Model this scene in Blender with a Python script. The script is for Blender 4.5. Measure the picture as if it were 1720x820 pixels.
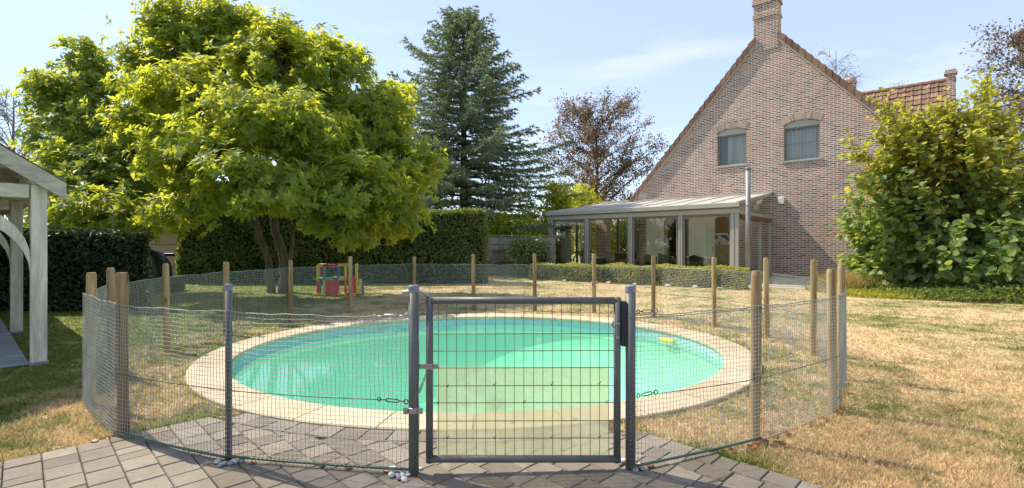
import bpy, bmesh, math, random
import numpy as np
from mathutils import Vector, Matrix
random.seed(7)
RNG = np.random.default_rng(7)
scene = bpy.context.scene
for o in list(bpy.data.objects):
    bpy.data.objects.remove(o)
COL = scene.collection

# ------------------------------------------------------------------ camera, sky, sun, exposure
CAM_H = 1.25
FPX = 826.0
cam_d = bpy.data.cameras.new('camera')
cam = bpy.data.objects.new('camera', cam_d)
COL.objects.link(cam)
cam.location = (0, 0, CAM_H)
cam.rotation_euler = (math.radians(90), 0, 0)
cam_d.sensor_width = 36
cam_d.lens = FPX / 1720 * 36
cam_d.clip_end = 2000
cam_d.clip_start = 0.05
scene.camera = cam

SUN_FROM = Vector((-0.75, 0.40, 1.04)).normalized()
world = bpy.data.worlds.new('World')
scene.world = world
world.use_nodes = True
wn = world.node_tree
wn.nodes.clear()
w_out = wn.nodes.new('ShaderNodeOutputWorld')
w_bg = wn.nodes.new('ShaderNodeBackground')
w_bg.inputs['Strength'].default_value = 0.15
sky = wn.nodes.new('ShaderNodeTexSky')
sky.sky_type = 'NISHITA'
sky.sun_disc = False
sky.sun_elevation = math.asin(SUN_FROM.z)
sky.sun_rotation = math.atan2(SUN_FROM.x, SUN_FROM.y)
sky.air_density = 1.0
sky.dust_density = 0.08
sky.ozone_density = 1.5
# thin high cirrus, spread over the whole sky
tc = wn.nodes.new('ShaderNodeTexCoord')
mp = wn.nodes.new('ShaderNodeMapping')
mp.inputs['Scale'].default_value = (1.2, 2.2, 7.0)
mp.inputs['Rotation'].default_value = (0, 0, 0.6)
ns = wn.nodes.new('ShaderNodeTexNoise')
ns.inputs['Scale'].default_value = 1.6
ns.inputs['Detail'].default_value = 7
ns.inputs['Roughness'].default_value = 0.6
rp = wn.nodes.new('ShaderNodeValToRGB')
rp.color_ramp.elements[0].position = 0.52
rp.color_ramp.elements[0].color = (0, 0, 0, 1)
rp.color_ramp.elements[1].position = 0.78
rp.color_ramp.elements[1].color = (0.5, 0.5, 0.5, 1)
mx = wn.nodes.new('ShaderNodeMix')
mx.data_type = 'RGBA'
wn.links.new(tc.outputs['Generated'], mp.inputs['Vector'])
wn.links.new(mp.outputs['Vector'], ns.inputs['Vector'])
wn.links.new(ns.outputs['Fac'], rp.inputs['Fac'])
wn.links.new(rp.outputs['Color'], mx.inputs[0])
# summer haze: the whole sky paled evenly
hz = wn.nodes.new('ShaderNodeMix')
hz.data_type = 'RGBA'
hz.inputs[0].default_value = 0.66
hz.inputs[7].default_value = (1.85, 2.08, 2.62, 1)
wn.links.new(sky.outputs['Color'], hz.inputs[6])
wn.links.new(hz.outputs[2], mx.inputs[6])
mx.inputs[7].default_value = (3.4, 3.4, 3.5, 1)
wn.links.new(mx.outputs[2], w_bg.inputs['Color'])
wn.links.new(w_bg.outputs['Background'], w_out.inputs['Surface'])

sun_d = bpy.data.lights.new('sun', 'SUN')
sun_d.energy = 3.1
sun_d.angle = math.radians(0.55)
sun_d.color = (1.0, 0.9, 0.74)
sun = bpy.data.objects.new('sun', sun_d)
COL.objects.link(sun)
sun.location = SUN_FROM * 60
sun.rotation_euler = (-SUN_FROM).to_track_quat('-Z', 'Y').to_euler()

scene.view_settings.view_transform = 'Standard'
scene.view_settings.look = 'None'
scene.view_settings.gamma = 1
scene.view_settings.exposure = 1.22
scene.render.engine = 'CYCLES'
scene.cycles.max_bounces = 8
scene.cycles.transparent_max_bounces = 24
scene.cycles.caustics_reflective = False
scene.cycles.caustics_refractive = False

# ------------------------------------------------------------------ helpers
ORG = {}


def tag(o, label=None, cat=None, group=None, kind=None):
    if label: o['label'] = label
    if cat: o['category'] = cat
    if group: o['group'] = group
    if kind: o['kind'] = kind
    return o


def empty(name, loc=(0, 0, 0), label=None, cat=None, group=None):
    o = bpy.data.objects.new(name, None)
    o.empty_display_size = 0.2
    COL.objects.link(o)
    o.location = loc
    ORG[o] = np.array(loc, float)
    return tag(o, label, cat, group)


def link_mesh(name, me, mat, parent=None, origin=None):
    o = bpy.data.objects.new(name, me)
    COL.objects.link(o)
    if mat is not None and not me.materials:
        me.materials.append(mat)
    if parent is not None:
        o.parent = parent
        ORG[o] = ORG[parent]
    else:
        ORG[o] = np.array(origin if origin is not None else (0, 0, 0), float)
        o.location = ORG[o]
    return o


def base_of(parent, origin):
    if parent is not None:
        return ORG[parent]
    return np.array(origin if origin is not None else (0, 0, 0), float)


class MB:
    def __init__(self):
        self.v = []
        self.f = []

    def add(self, vs, fs):
        n = len(self.v)
        self.v.extend([tuple(map(float, p)) for p in vs])
        self.f.extend([tuple(i + n for i in f) for f in fs])
        return self

    def hexa(self, p):
        return self.add(p, [(0, 1, 2, 3), (7, 6, 5, 4), (0, 4, 5, 1), (1, 5, 6, 2), (2, 6, 7, 3), (3, 7, 4, 0)])

    def box(self, x0, x1, y0, y1, z0, z1, F=None):
        c = [(x0, y0, z0), (x1, y0, z0), (x1, y1, z0), (x0, y1, z0), (x0, y0, z1), (x1, y0, z1), (x1, y1, z1), (x0, y1, z1)]
        if F: c = [F(*p) for p in c]
        return self.hexa(c)

    def bbox(self, x0, x1, y0, y1, z0, z1, b=0.004, F=None):
        """box with chamfered edges"""
        xs, ys, zs = (x0, x1), (y0, y1), (z0, z1)
        sx = 1 if x1 > x0 else -1; sy = 1 if y1 > y0 else -1; sz = 1 if z1 > z0 else -1
        vs = []; idx = {}
        for i in (0, 1):
            for j in (0, 1):
                for k in (0, 1):
                    p = [xs[i], ys[j], zs[k]]
                    ins = [(1 - 2 * i) * b * sx, (1 - 2 * j) * b * sy, (1 - 2 * k) * b * sz]
                    for a in range(3):
                        q = [p[m] + (ins[m] if m != a else 0) for m in range(3)]
                        idx[(i, j, k, a)] = len(vs); vs.append(q)
        fs = []
        for a in range(3):
            for e in (0, 1):
                o1, o2 = [m for m in range(3) if m != a]
                q = []
                for (u, w) in ((0, 0), (1, 0), (1, 1), (0, 1)):
                    key = [0, 0, 0]; key[a] = e; key[o1] = u; key[o2] = w
                    q.append(idx[(key[0], key[1], key[2], a)])
                fs.append(tuple(q))
        for a in range(3):
            o1, o2 = [m for m in range(3) if m != a]
            for u in (0, 1):
                for w in (0, 1):
                    k0 = [0, 0, 0]; k0[o1] = u; k0[o2] = w
                    k1 = list(k0); k1[a] = 1
                    fs.append((idx[(*k0, o1)], idx[(*k1, o1)], idx[(*k1, o2)], idx[(*k0, o2)]))
        for i in (0, 1):
            for j in (0, 1):
                for k in (0, 1):
                    fs.append((idx[(i, j, k, 0)], idx[(i, j, k, 1)], idx[(i, j, k, 2)]))
        if F: vs = [F(*p) for p in vs]
        return self.add(vs, fs)

    def tube(self, pts, r, sides=8, caps=True, twist=0.0):
        pts = [np.array(p, float) for p in pts]
        n = len(pts)
        rs = r if hasattr(r, '__len__') else [r] * n
        vs = []
        up = None
        for i, p in enumerate(pts):
            t = pts[min(i + 1, n - 1)] - pts[max(i - 1, 0)]
            t = t / (np.linalg.norm(t) + 1e-12)
            if up is None:
                a = np.array((0, 0, 1.0)) if abs(t[2]) < 0.9 else np.array((1.0, 0, 0))
                up = np.cross(t, a)
            up = up - t * np.dot(up, t)
            up = up / (np.linalg.norm(up) + 1e-12)
            b = np.cross(t, up)
            for k in range(sides):
                an = 2 * math.pi * k / sides + twist
                vs.append(p + rs[i] * (math.cos(an) * up + math.sin(an) * b))
        fs = []
        for i in range(n - 1):
            for k in range(sides):
                k2 = (k + 1) % sides
                fs.append((i * sides + k, i * sides + k2, (i + 1) * sides + k2, (i + 1) * sides + k))
        if caps:
            fs.append(tuple(reversed(range(sides))))
            fs.append(tuple((n - 1) * sides + k for k in range(sides)))
        return self.add(vs, fs)

    def lathe(self, c, prof, sides=16):
        vs = []; fs = []
        for (r, z) in prof:
            for k in range(sides):
                an = 2 * math.pi * k / sides
                vs.append((c[0] + r * math.cos(an), c[1] + r * math.sin(an), c[2] + z))
        n = len(prof)
        for i in range(n - 1):
            for k in range(sides):
                k2 = (k + 1) % sides
                fs.append((i * sides + k, i * sides + k2, (i + 1) * sides + k2, (i + 1) * sides + k))
        fs.append(tuple(reversed(range(sides))))
        fs.append(tuple((n - 1) * sides + k for k in range(sides)))
        return self.add(vs, fs)

    def ring(self, c, R, r, axis=(0, 1, 0), n=14, sides=6):
        ax = np.array(axis, float); ax /= np.linalg.norm(ax)
        a = np.cross(ax, (0, 0, 1.0))
        if np.linalg.norm(a) < 0.1: a = np.array((1.0, 0, 0))
        a /= np.linalg.norm(a); b = np.cross(ax, a)
        vs = []; fs = []
        for i in range(n):
            t = 2 * math.pi * i / n
            d = math.cos(t) * a + math.sin(t) * b
            for k in range(sides):
                p = 2 * math.pi * k / sides
                vs.append(np.array(c) + d * (R + r * math.cos(p)) + ax * r * math.sin(p))
        for i in range(n):
            for k in range(sides):
                fs.append((i * sides + k, i * sides + (k + 1) % sides, ((i + 1) % n) * sides + (k + 1) % sides, ((i + 1) % n) * sides + k))
        return self.add(vs, fs)

    def mesh(self, name, base=(0, 0, 0), smooth=False, recalc=True):
        me = bpy.data.meshes.new(name)
        b = np.array(base, float)
        me.from_pydata([tuple(np.array(p) - b) for p in self.v], [], self.f)
        if recalc:
            bm = bmesh.new(); bm.from_mesh(me)
            bmesh.ops.recalc_face_normals(bm, faces=bm.faces)
            bm.to_mesh(me); bm.free()
        if smooth:
            me.polygons.foreach_set('use_smooth', [True] * len(me.polygons))
        me.update()
        return me

    def build(self, name, mat, parent=None, origin=None, smooth=False, recalc=True):
        me = self.mesh(name, base_of(parent, origin), smooth, recalc)
        return link_mesh(name, me, mat, parent, origin)


def np_mesh(name, V, F, mat, parent=None, origin=None, smooth=False):
    V = np.asarray(V, float) - base_of(parent, origin)
    F = np.asarray(F, np.int32)
    me = bpy.data.meshes.new(name)
    me.vertices.add(len(V)); me.vertices.foreach_set('co', V.astype(np.float32).ravel())
    k = F.shape[1]
    me.loops.add(F.size); me.loops.foreach_set('vertex_index', F.ravel())
    me.polygons.add(len(F))
    me.polygons.foreach_set('loop_start', np.arange(0, F.size, k, dtype=np.int32))
    me.polygons.foreach_set('loop_total', np.full(len(F), k, np.int32))
    if smooth: me.polygons.foreach_set('use_smooth', np.ones(len(F), bool))
    me.update(calc_edges=True)
    return link_mesh(name, me, mat, parent, origin)


def norm(a):
    return a / (np.linalg.norm(a, axis=-1, keepdims=True) + 1e-12)


LEAF_LONG = (np.array([(0, 0, 0), (.5, .23, .05), (.5, 0, -.03), (.5, -.23, .05), (1, 0, -.12)]),
             np.array([(0, 2, 1), (0, 3, 2), (1, 2, 4), (2, 3, 4)]))
LEAF_DIA = (np.array([(0, 0, 0), (.5, .32, .06), (1, 0, -.05), (.5, -.32, .06)]),
            np.array([(0, 2, 1), (0, 3, 2)]))
LEAF_ROUND = (np.array([(0, 0, 0), (.12, .3, .05), (.45, .5, .09), (.8, .33, .03), (1.05, 0, -.08), (.8, -.33, .03), (.45, -.5, .09), (.12, -.3, .05), (.45, 0, -.01)]),
              np.array([(8, 0, 7), (8, 1, 0), (8, 2, 1), (8, 3, 2), (8, 4, 3), (8, 5, 4), (8, 6, 5), (8, 7, 6)]))
NEEDLE = (np.array([(0, .07, 0), (0, -.07, 0), (1, 0, 0)]), np.array([(0, 1, 2)]))


def leaf_arrays(shape, pos, d, nrm, size, width=1.0):
    B, T = shape
    n = len(pos)
    d = norm(d)
    nrm = norm(nrm - d * np.sum(nrm * d, 1, keepdims=True))
    b = np.cross(nrm, d)
    size = np.broadcast_to(size, (n,)); width = np.broadcast_to(width, (n,))
    V = (pos[:, None, :] + size[:, None, None] * (B[None, :, 0:1] * d[:, None, :] + width[:, None, None] * B[None, :, 1:2] * b[:, None, :] + B[None, :, 2:3] * nrm[:, None, :])).reshape(-1, 3)
    F = (T[None] + (np.arange(n) * len(B))[:, None, None]).reshape(-1, 3)
    return V, F


def leaves(name, shape, pos, d, nrm, size, mat, parent=None, width=1.0, origin=None, kind='stuff'):
    V, F = leaf_arrays(shape, pos, d, nrm, size, width)
    o = np_mesh(name, V, F, mat, parent, origin)
    if kind: o['kind'] = kind
    return o


def rdir(n):
    return norm(RNG.normal(size=(n, 3)))


# ------------------------------------------------------------------ materials
def new_mat(name):
    m = bpy.data.materials.new(name)
    m.use_nodes = True
    nt = m.node_tree
    nt.nodes.clear()
    out = nt.nodes.new('ShaderNodeOutputMaterial')
    return m, nt, out


def N(nt, kind, **kw):
    n = nt.nodes.new(kind)
    for k, v in kw.items():
        setattr(n, k, v)
    return n


def ramp(nt, stops, src=None, interp='LINEAR'):
    r = nt.nodes.new('ShaderNodeValToRGB')
    cr = r.color_ramp
    cr.interpolation = interp
    while len(cr.elements) < len(stops): cr.elements.new(0.5)
    for e, (p, c) in zip(cr.elements, stops):
        e.position = p
        e.color = (*c, 1) if len(c) == 3 else c
    if src is not None: nt.links.new(src, r.inputs['Fac'])
    return r


def noise(nt, vec, scale, detail=4, rough=0.55, dist=0.0):
    n = nt.nodes.new('ShaderNodeTexNoise')
    n.inputs['Scale'].default_value = scale
    n.inputs['Detail'].default_value = detail
    n.inputs['Roughness'].default_value = rough
    n.inputs['Distortion'].default_value = dist
    if vec is not None: nt.links.new(vec, n.inputs['Vector'])
    return n


def position(nt, scale=None, rotz=0.0):
    g = nt.nodes.new('ShaderNodeNewGeometry')
    if scale is None and not rotz: return g.outputs['Position']
    m = nt.nodes.new('ShaderNodeMapping')
    m.inputs['Scale'].default_value = scale or (1, 1, 1)
    m.inputs['Rotation'].default_value = (0, 0, rotz)
    nt.links.new(g.outputs['Position'], m.inputs['Vector'])
    return m.outputs['Vector']


def mixc(nt, a, b, fac, mode='MIX'):
    m = nt.nodes.new('ShaderNodeMix')
    m.data_type = 'RGBA'; m.blend_type = mode
    for s, v in ((0, fac), (6, a), (7, b)):
        if hasattr(v, 'is_linked') or hasattr(v, 'links'):
            nt.links.new(v, m.inputs[s])
        elif s == 0: m.inputs[0].default_value = v
        else: m.inputs[s].default_value = (*v, 1)
    return m.outputs[2]


def principled(nt, out, color, rough=0.6, metal=0.0, spec=0.5, bump=None, bump_str=0.3, bump_dist=0.01):
    p = nt.nodes.new('ShaderNodeBsdfPrincipled')
    if hasattr(color, 'links'): nt.links.new(color, p.inputs['Base Color'])
    else: p.inputs['Base Color'].default_value = (*color, 1)
    if hasattr(rough, 'links'): nt.links.new(rough, p.inputs['Roughness'])
    else: p.inputs['Roughness'].default_value = rough
    p.inputs['Metallic'].default_value = metal
    p.inputs['Specular IOR Level'].default_value = spec
    if bump is not None:
        b = nt.nodes.new('ShaderNodeBump')
        b.inputs['Strength'].default_value = bump_str
        b.inputs['Distance'].default_value = bump_dist
        nt.links.new(bump, b.inputs['Height'])
        nt.links.new(b.outputs['Normal'], p.inputs['Normal'])
    nt.links.new(p.outputs['BSDF'], out.inputs['Surface'])
    return p


def mat_plain(name, col, rough=0.5, metal=0.0, var=0.12, scale=6.0, bump=0.0, spec=0.5, stretch=(1, 1, 1), fine=60.0):
    m, nt, out = new_mat(name)
    pos = position(nt, stretch)
    n1 = noise(nt, pos, scale, 6)
    n2 = noise(nt, pos, fine, 3)
    c = np.array(col)
    r1 = ramp(nt, [(0.3, tuple(c * (1 - var))), (0.7, tuple(np.minimum(c * (1 + var), 1)))], n1.outputs['Fac'])
    cc = mixc(nt, r1.outputs['Color'], tuple(c * 0.75), ramp(nt, [(0.5, (0, 0, 0)), (0.75, (var * 2,) * 3)], n2.outputs['Fac']).outputs['Color'])
    rr = ramp(nt, [(0.3, (rough * 0.8,) * 3), (0.7, (min(1, rough * 1.2),) * 3)], n1.outputs['Fac'])
    principled(nt, out, cc, rr.outputs['Color'], metal, spec, n2.outputs['Fac'] if bump else None, bump, 0.004)
    return m


def mat_leaf(name, cols, trans, tfac=0.45, rough=0.45, spec=0.35, patch=None, pscale=0.6):
    """cols: ramp of albedos per leaf; trans: colour of transmitted light"""
    m, nt, out = new_mat(name)
    g = N(nt, 'ShaderNodeNewGeometry')
    oi = N(nt, 'ShaderNodeObjectInfo')
    ad = N(nt, 'ShaderNodeMath', operation='ADD')
    fr = N(nt, 'ShaderNodeMath', operation='FRACT')
    nt.links.new(g.outputs['Random Per Island'], ad.inputs[0])
    nt.links.new(oi.outputs['Random'], ad.inputs[1])
    nt.links.new(ad.outputs[0], fr.inputs[0])
    r = ramp(nt, [(i / max(1, len(cols) - 1), c) for i, c in enumerate(cols)], fr.outputs[0])
    col = r.outputs['Color']
    if patch is not None:
        n = noise(nt, g.outputs['Position'], pscale, 3)
        col = mixc(nt, col, patch, ramp(nt, [(0.45, (0, 0, 0)), (0.7, (0.8,) * 3)], n.outputs['Fac']).outputs['Color'])
    p = nt.nodes.new('ShaderNodeBsdfPrincipled')
    nt.links.new(col, p.inputs['Base Color'])
    p.inputs['Roughness'].default_value = rough
    p.inputs['Specular IOR Level'].default_value = spec
    t = nt.nodes.new('ShaderNodeBsdfTranslucent')
    tcol = mixc(nt, trans, col, 0.3)
    nt.links.new(tcol, t.inputs['Color'])
    ms = nt.nodes.new('ShaderNodeMixShader')
    ms.inputs[0].default_value = tfac
    nt.links.new(p.outputs['BSDF'], ms.inputs[1])
    nt.links.new(t.outputs['BSDF'], ms.inputs[2])
    nt.links.new(ms.outputs[0], out.inputs['Surface'])
    return m


def mat_wood(name, dark, light, grain=(14, 14, 0.9), rough=0.8, knots=True, bump=0.4):
    m, nt, out = new_mat(name)
    g = N(nt, 'ShaderNodeTexCoord')
    oi = N(nt, 'ShaderNodeObjectInfo')
    mp = N(nt, 'ShaderNodeMapping')
    mp.inputs['Scale'].default_value = grain
    geo = N(nt, 'ShaderNodeNewGeometry')
    nt.links.new(geo.outputs['Position'], mp.inputs['Vector'])
    n1 = noise(nt, mp.outputs['Vector'], 1.6, 5, 0.6, 0.6)
    n2 = noise(nt, mp.outputs['Vector'], 6, 4, 0.6)
    r = ramp(nt, [(0.28, dark), (0.5, tuple((np.array(dark) + np.array(light)) / 2)), (0.72, light)], n1.outputs['Fac'])
    c = mixc(nt, r.outputs['Color'], dark, ramp(nt, [(0.5, (0, 0, 0)), (0.7, (0.5,) * 3)], n2.outputs['Fac']).outputs['Color'])
    hsv = N(nt, 'ShaderNodeHueSaturation')
    mr = N(nt, 'ShaderNodeMapRange')
    mr.inputs['To Min'].default_value = 0.78; mr.inputs['To Max'].default_value = 1.18
    nt.links.new(oi.outputs['Random'], mr.inputs['Value'])
    nt.links.new(mr.outputs[0], hsv.inputs['Value'])
    nt.links.new(c, hsv.inputs['Color'])
    col = hsv.outputs['Color']
    if knots:
        v = N(nt, 'ShaderNodeTexVoronoi')
        mp2 = N(nt, 'ShaderNodeMapping'); mp2.inputs['Scale'].default_value = (9, 9, 3.2)
        nt.links.new(geo.outputs['Position'], mp2.inputs['Vector'])
        nt.links.new(mp2.outputs['Vector'], v.inputs['Vector'])
        v.inputs['Scale'].default_value = 1.0
        k = ramp(nt, [(0.06, (0.85,) * 3), (0.17, (0, 0, 0))], v.outputs['Distance'])
        col = mixc(nt, col, tuple(np.array(dark) * 0.45), k.outputs['Color'])
    principled(nt, out, col, rough, 0, 0.3, n2.outputs['Fac'], bump, 0.004)
    return m


def schlick(nt, f0, normal=None):
    lw = N(nt, 'ShaderNodeLayerWeight'); lw.inputs['Blend'].default_value = 0.5
    if normal is not None: nt.links.new(normal, lw.inputs['Normal'])
    pw = N(nt, 'ShaderNodeMath', operation='POWER'); pw.inputs[1].default_value = 5
    nt.links.new(lw.outputs['Facing'], pw.inputs[0])
    ma = N(nt, 'ShaderNodeMath', operation='MULTIPLY_ADD'); ma.inputs[1].default_value = 1 - f0; ma.inputs[2].default_value = f0
    nt.links.new(pw.outputs[0], ma.inputs[0])
    return ma


def mat_glass(name, tint=(0.86, 0.9, 0.88), refl=1.0):
    m, nt, out = new_mat(name)
    tr = N(nt, 'ShaderNodeBsdfTransparent'); tr.inputs['Color'].default_value = (*tint, 1)
    gl = N(nt, 'ShaderNodeBsdfGlossy'); gl.inputs['Roughness'].default_value = 0.01
    gl.inputs['Color'].default_value = (0.95 * refl, 0.97 * refl, refl, 1)
    fr = schlick(nt, 0.035)
    ms = N(nt, 'ShaderNodeMixShader')
    nt.links.new(fr.outputs[0], ms.inputs[0])
    nt.links.new(tr.outputs[0], ms.inputs[1]); nt.links.new(gl.outputs[0], ms.inputs[2])
    nt.links.new(ms.outputs[0], out.inputs['Surface'])
    return m


# position masks used by lawn and grass: burnt straw with greener patches
TERR_U, TERR_V = 4.07, 5.66           # x+y < TERR_U and y-x < TERR_V is terrace


def lawn_colour(nt, blades):
    pos = position(nt)
    flat = N(nt, 'ShaderNodeMapping'); flat.inputs['Scale'].default_value = (1, 1, 0.0)
    nt.links.new(pos, flat.inputs['Vector'])
    v = flat.outputs['Vector']
    big = noise(nt, v, 0.55, 4, 0.6)
    mid = noise(nt, v, 2.6, 5, 0.65)
    fine = noise(nt, v, 26, 4, 0.7)
    a = N(nt, 'ShaderNodeMath', operation='MULTIPLY_ADD')
    nt.links.new(mid.outputs['Fac'], a.inputs[0]); a.inputs[1].default_value = 0.9
    nt.links.new(big.outputs['Fac'], a.inputs[2])
    # greener where the lawn is watered / shaded part of the day: to the left and back
    sx = N(nt, 'ShaderNodeSeparateXYZ'); nt.links.new(pos, sx.inputs[0])
    mr = N(nt, 'ShaderNodeMapRange'); mr.inputs['From Min'].default_value = -2.6; mr.inputs['From Max'].default_value = -5.2
    mr.inputs['To Min'].default_value = 0.0; mr.inputs['To Max'].default_value = 0.3
    nt.links.new(sx.outputs['X'], mr.inputs['Value'])
    b = N(nt, 'ShaderNodeMath', operation='ADD')
    nt.links.new(a.outputs[0], b.inputs[0]); nt.links.new(mr.outputs[0], b.inputs[1])
    g = ramp(nt, [(0.0, (0, 0, 0)), (1.0, (1, 1, 1))])
    mr2 = N(nt, 'ShaderNodeMapRange'); mr2.inputs['From Min'].default_value = 0.88; mr2.inputs['From Max'].default_value = 1.16
    nt.links.new(b.outputs[0], mr2.inputs['Value'])
    straw = ramp(nt, [(0.25, (0.33, 0.235, 0.12)), (0.5, (0.56, 0.425, 0.24)), (0.75, (0.72, 0.585, 0.37))], fine.outputs['Fac'])
    green = ramp(nt, [(0.25, (0.062, 0.085, 0.02)), (0.5, (0.15, 0.185, 0.045)), (0.8, (0.3, 0.29, 0.1))], fine.outputs['Fac'])
    col = mixc(nt, straw.outputs['Color'], green.outputs['Color'], mr2.outputs[0])
    return col, fine, pos


def mat_lawn():
    m, nt, out = new_mat('lawn_soil')
    col, fine, pos = lawn_colour(nt, False)
    # joints and sand bed under the terrace
    sx = N(nt, 'ShaderNodeSeparateXYZ'); nt.links.new(pos, sx.inputs[0])
    ad = N(nt, 'ShaderNodeMath', operation='ADD'); nt.links.new(sx.outputs['X'], ad.inputs[0]); nt.links.new(sx.outputs['Y'], ad.inputs[1])
    sb = N(nt, 'ShaderNodeMath', operation='SUBTRACT'); nt.links.new(sx.outputs['Y'], sb.inputs[0]); nt.links.new(sx.outputs['X'], sb.inputs[1])
    l1 = N(nt, 'ShaderNodeMath', operation='LESS_THAN'); nt.links.new(ad.outputs[0], l1.inputs[0]); l1.inputs[1].default_value = TERR_U - .03
    l2 = N(nt, 'ShaderNodeMath', operation='LESS_THAN'); nt.links.new(sb.outputs[0], l2.inputs[0]); l2.inputs[1].default_value = TERR_V - .03
    mu = N(nt, 'ShaderNodeMath', operation='MULTIPLY'); nt.links.new(l1.outputs[0], mu.inputs[0]); nt.links.new(l2.outputs[0], mu.inputs[1])
    sand = ramp(nt, [(0.3, (0.06, 0.05, 0.035)), (0.7, (0.15, 0.125, 0.09))], fine.outputs['Fac'])
    c2 = mixc(nt, col, sand.outputs['Color'], mu.outputs[0])
    principled(nt, out, c2, 0.95, 0, 0.1, fine.outputs['Fac'], 0.8, 0.02)
    return m


def mat_blades():
    m, nt, out = new_mat('grass_blade')
    col, fine, pos = lawn_colour(nt, True)
    g = N(nt, 'ShaderNodeNewGeometry')
    hs = N(nt, 'ShaderNodeHueSaturation')
    mr = N(nt, 'ShaderNodeMapRange'); mr.inputs['To Min'].default_value = 0.85; mr.inputs['To Max'].default_value = 1.5
    nt.links.new(g.outputs['Random Per Island'], mr.inputs['Value'])
    nt.links.new(mr.outputs[0], hs.inputs['Value']); nt.links.new(col, hs.inputs['Color'])
    d = N(nt, 'ShaderNodeBsdfDiffuse'); nt.links.new(hs.outputs[0], d.inputs['Color'])
    t = N(nt, 'ShaderNodeBsdfTranslucent'); nt.links.new(hs.outputs[0], t.inputs['Color'])
    ms = N(nt, 'ShaderNodeMixShader'); ms.inputs[0].default_value = 0.4
    nt.links.new(d.outputs[0], ms.inputs[1]); nt.links.new(t.outputs[0], ms.inputs[2])
    nt.links.new(ms.outputs[0], out.inputs['Surface'])
    return m


HA = math.atan2(0.657, 0.754)          # angle of the house wall to the picture plane


def mat_brick(name='brick_wall'):
    m, nt, out = new_mat(name)
    v = position(nt, None, 0)
    g = N(nt, 'ShaderNodeNewGeometry')
    mp = N(nt, 'ShaderNodeMapping'); mp.inputs['Rotation'].default_value = (0, 0, HA)
    nt.links.new(g.outputs['Position'], mp.inputs['Vector'])
    sx = N(nt, 'ShaderNodeSeparateXYZ'); nt.links.new(mp.outputs[0], sx.inputs[0])
    ad = N(nt, 'ShaderNodeMath', operation='SUBTRACT'); nt.links.new(sx.outputs['X'], ad.inputs[0]); nt.links.new(sx.outputs['Y'], ad.inputs[1])
    cb = N(nt, 'ShaderNodeCombineXYZ'); nt.links.new(ad.outputs[0], cb.inputs[0]); nt.links.new(sx.outputs['Z'], cb.inputs[1])
    wob = noise(nt, cb.outputs[0], 14, 2)
    wv = N(nt, 'ShaderNodeMix', data_type='VECTOR')
    va = N(nt, 'ShaderNodeVectorMath', operation='MULTIPLY_ADD')
    nt.links.new(wob.outputs['Color'], va.inputs[0]); va.inputs[1].default_value = (0.012, 0.012, 0); nt.links.new(cb.outputs[0], va.inputs[2])
    b = N(nt, 'ShaderNodeTexBrick')
    b.offset = 0.5
    b.inputs['Scale'].default_value = 1
    b.inputs['Color1'].default_value = (0, 0, 0, 1); b.inputs['Color2'].default_value = (1, 1, 1, 1)
    b.inputs['Mortar'].default_value = (0.5, 0.5, 0.5, 1)
    b.inputs['Brick Width'].default_value = 0.235; b.inputs['Row Height'].default_value = 0.068
    b.inputs['Mortar Size'].default_value = 0.0125; b.inputs['Mortar Smooth'].default_value = 0.15
    nt.links.new(va.outputs[0], b.inputs['Vector'])
    n1 = noise(nt, cb.outputs[0], 0.7, 3)
    cr = ramp(nt, [(0.0, (0.07, 0.056, 0.062)), (0.2, (0.165, 0.11, 0.11)), (0.4, (0.34, 0.165, 0.125)), (0.6, (0.24, 0.125, 0.11)), (0.8, (0.42, 0.195, 0.135)), (1.0, (0.3, 0.21, 0.185))], b.outputs['Color'])
    fine = noise(nt, cb.outputs[0], 40, 4)
    c1 = mixc(nt, cr.outputs['Color'], (0.52, 0.44, 0.38), ramp(nt, [(0.5, (0, 0, 0)), (0.8, (0.6,) * 3)], fine.outputs['Fac']).outputs['Color'])
    mort = ramp(nt, [(0.3, (0.62, 0.56, 0.48)), (0.7, (0.76, 0.7, 0.62))], n1.outputs['Fac'])
    c2 = mixc(nt, c1, mort.outputs['Color'], b.outputs['Fac'])
    mpw = N(nt, 'ShaderNodeMapping'); mpw.inputs['Scale'].default_value = (1.6, 0.35, 1); nt.links.new(cb.outputs[0], mpw.inputs['Vector'])
    nw = noise(nt, mpw.outputs[0], 1.0, 5, 0.6)
    c2 = mixc(nt, c2, (0.15, 0.115, 0.1), ramp(nt, [(0.45, (0, 0, 0)), (0.75, (0.28,) * 3)], nw.outputs['Fac']).outputs['Color'])
    inv = N(nt, 'ShaderNodeMath', operation='SUBTRACT'); inv.inputs[0].default_value = 1; nt.links.new(b.outputs['Fac'], inv.inputs[1])
    principled(nt, out, c2, 0.9, 0, 0.2, inv.outputs[0], 0.5, 0.012)
    return m


M = {}
M['lawn'] = mat_lawn()
M['blade'] = mat_blades()
M['brick'] = mat_brick()
M['paver'] = None


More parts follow.
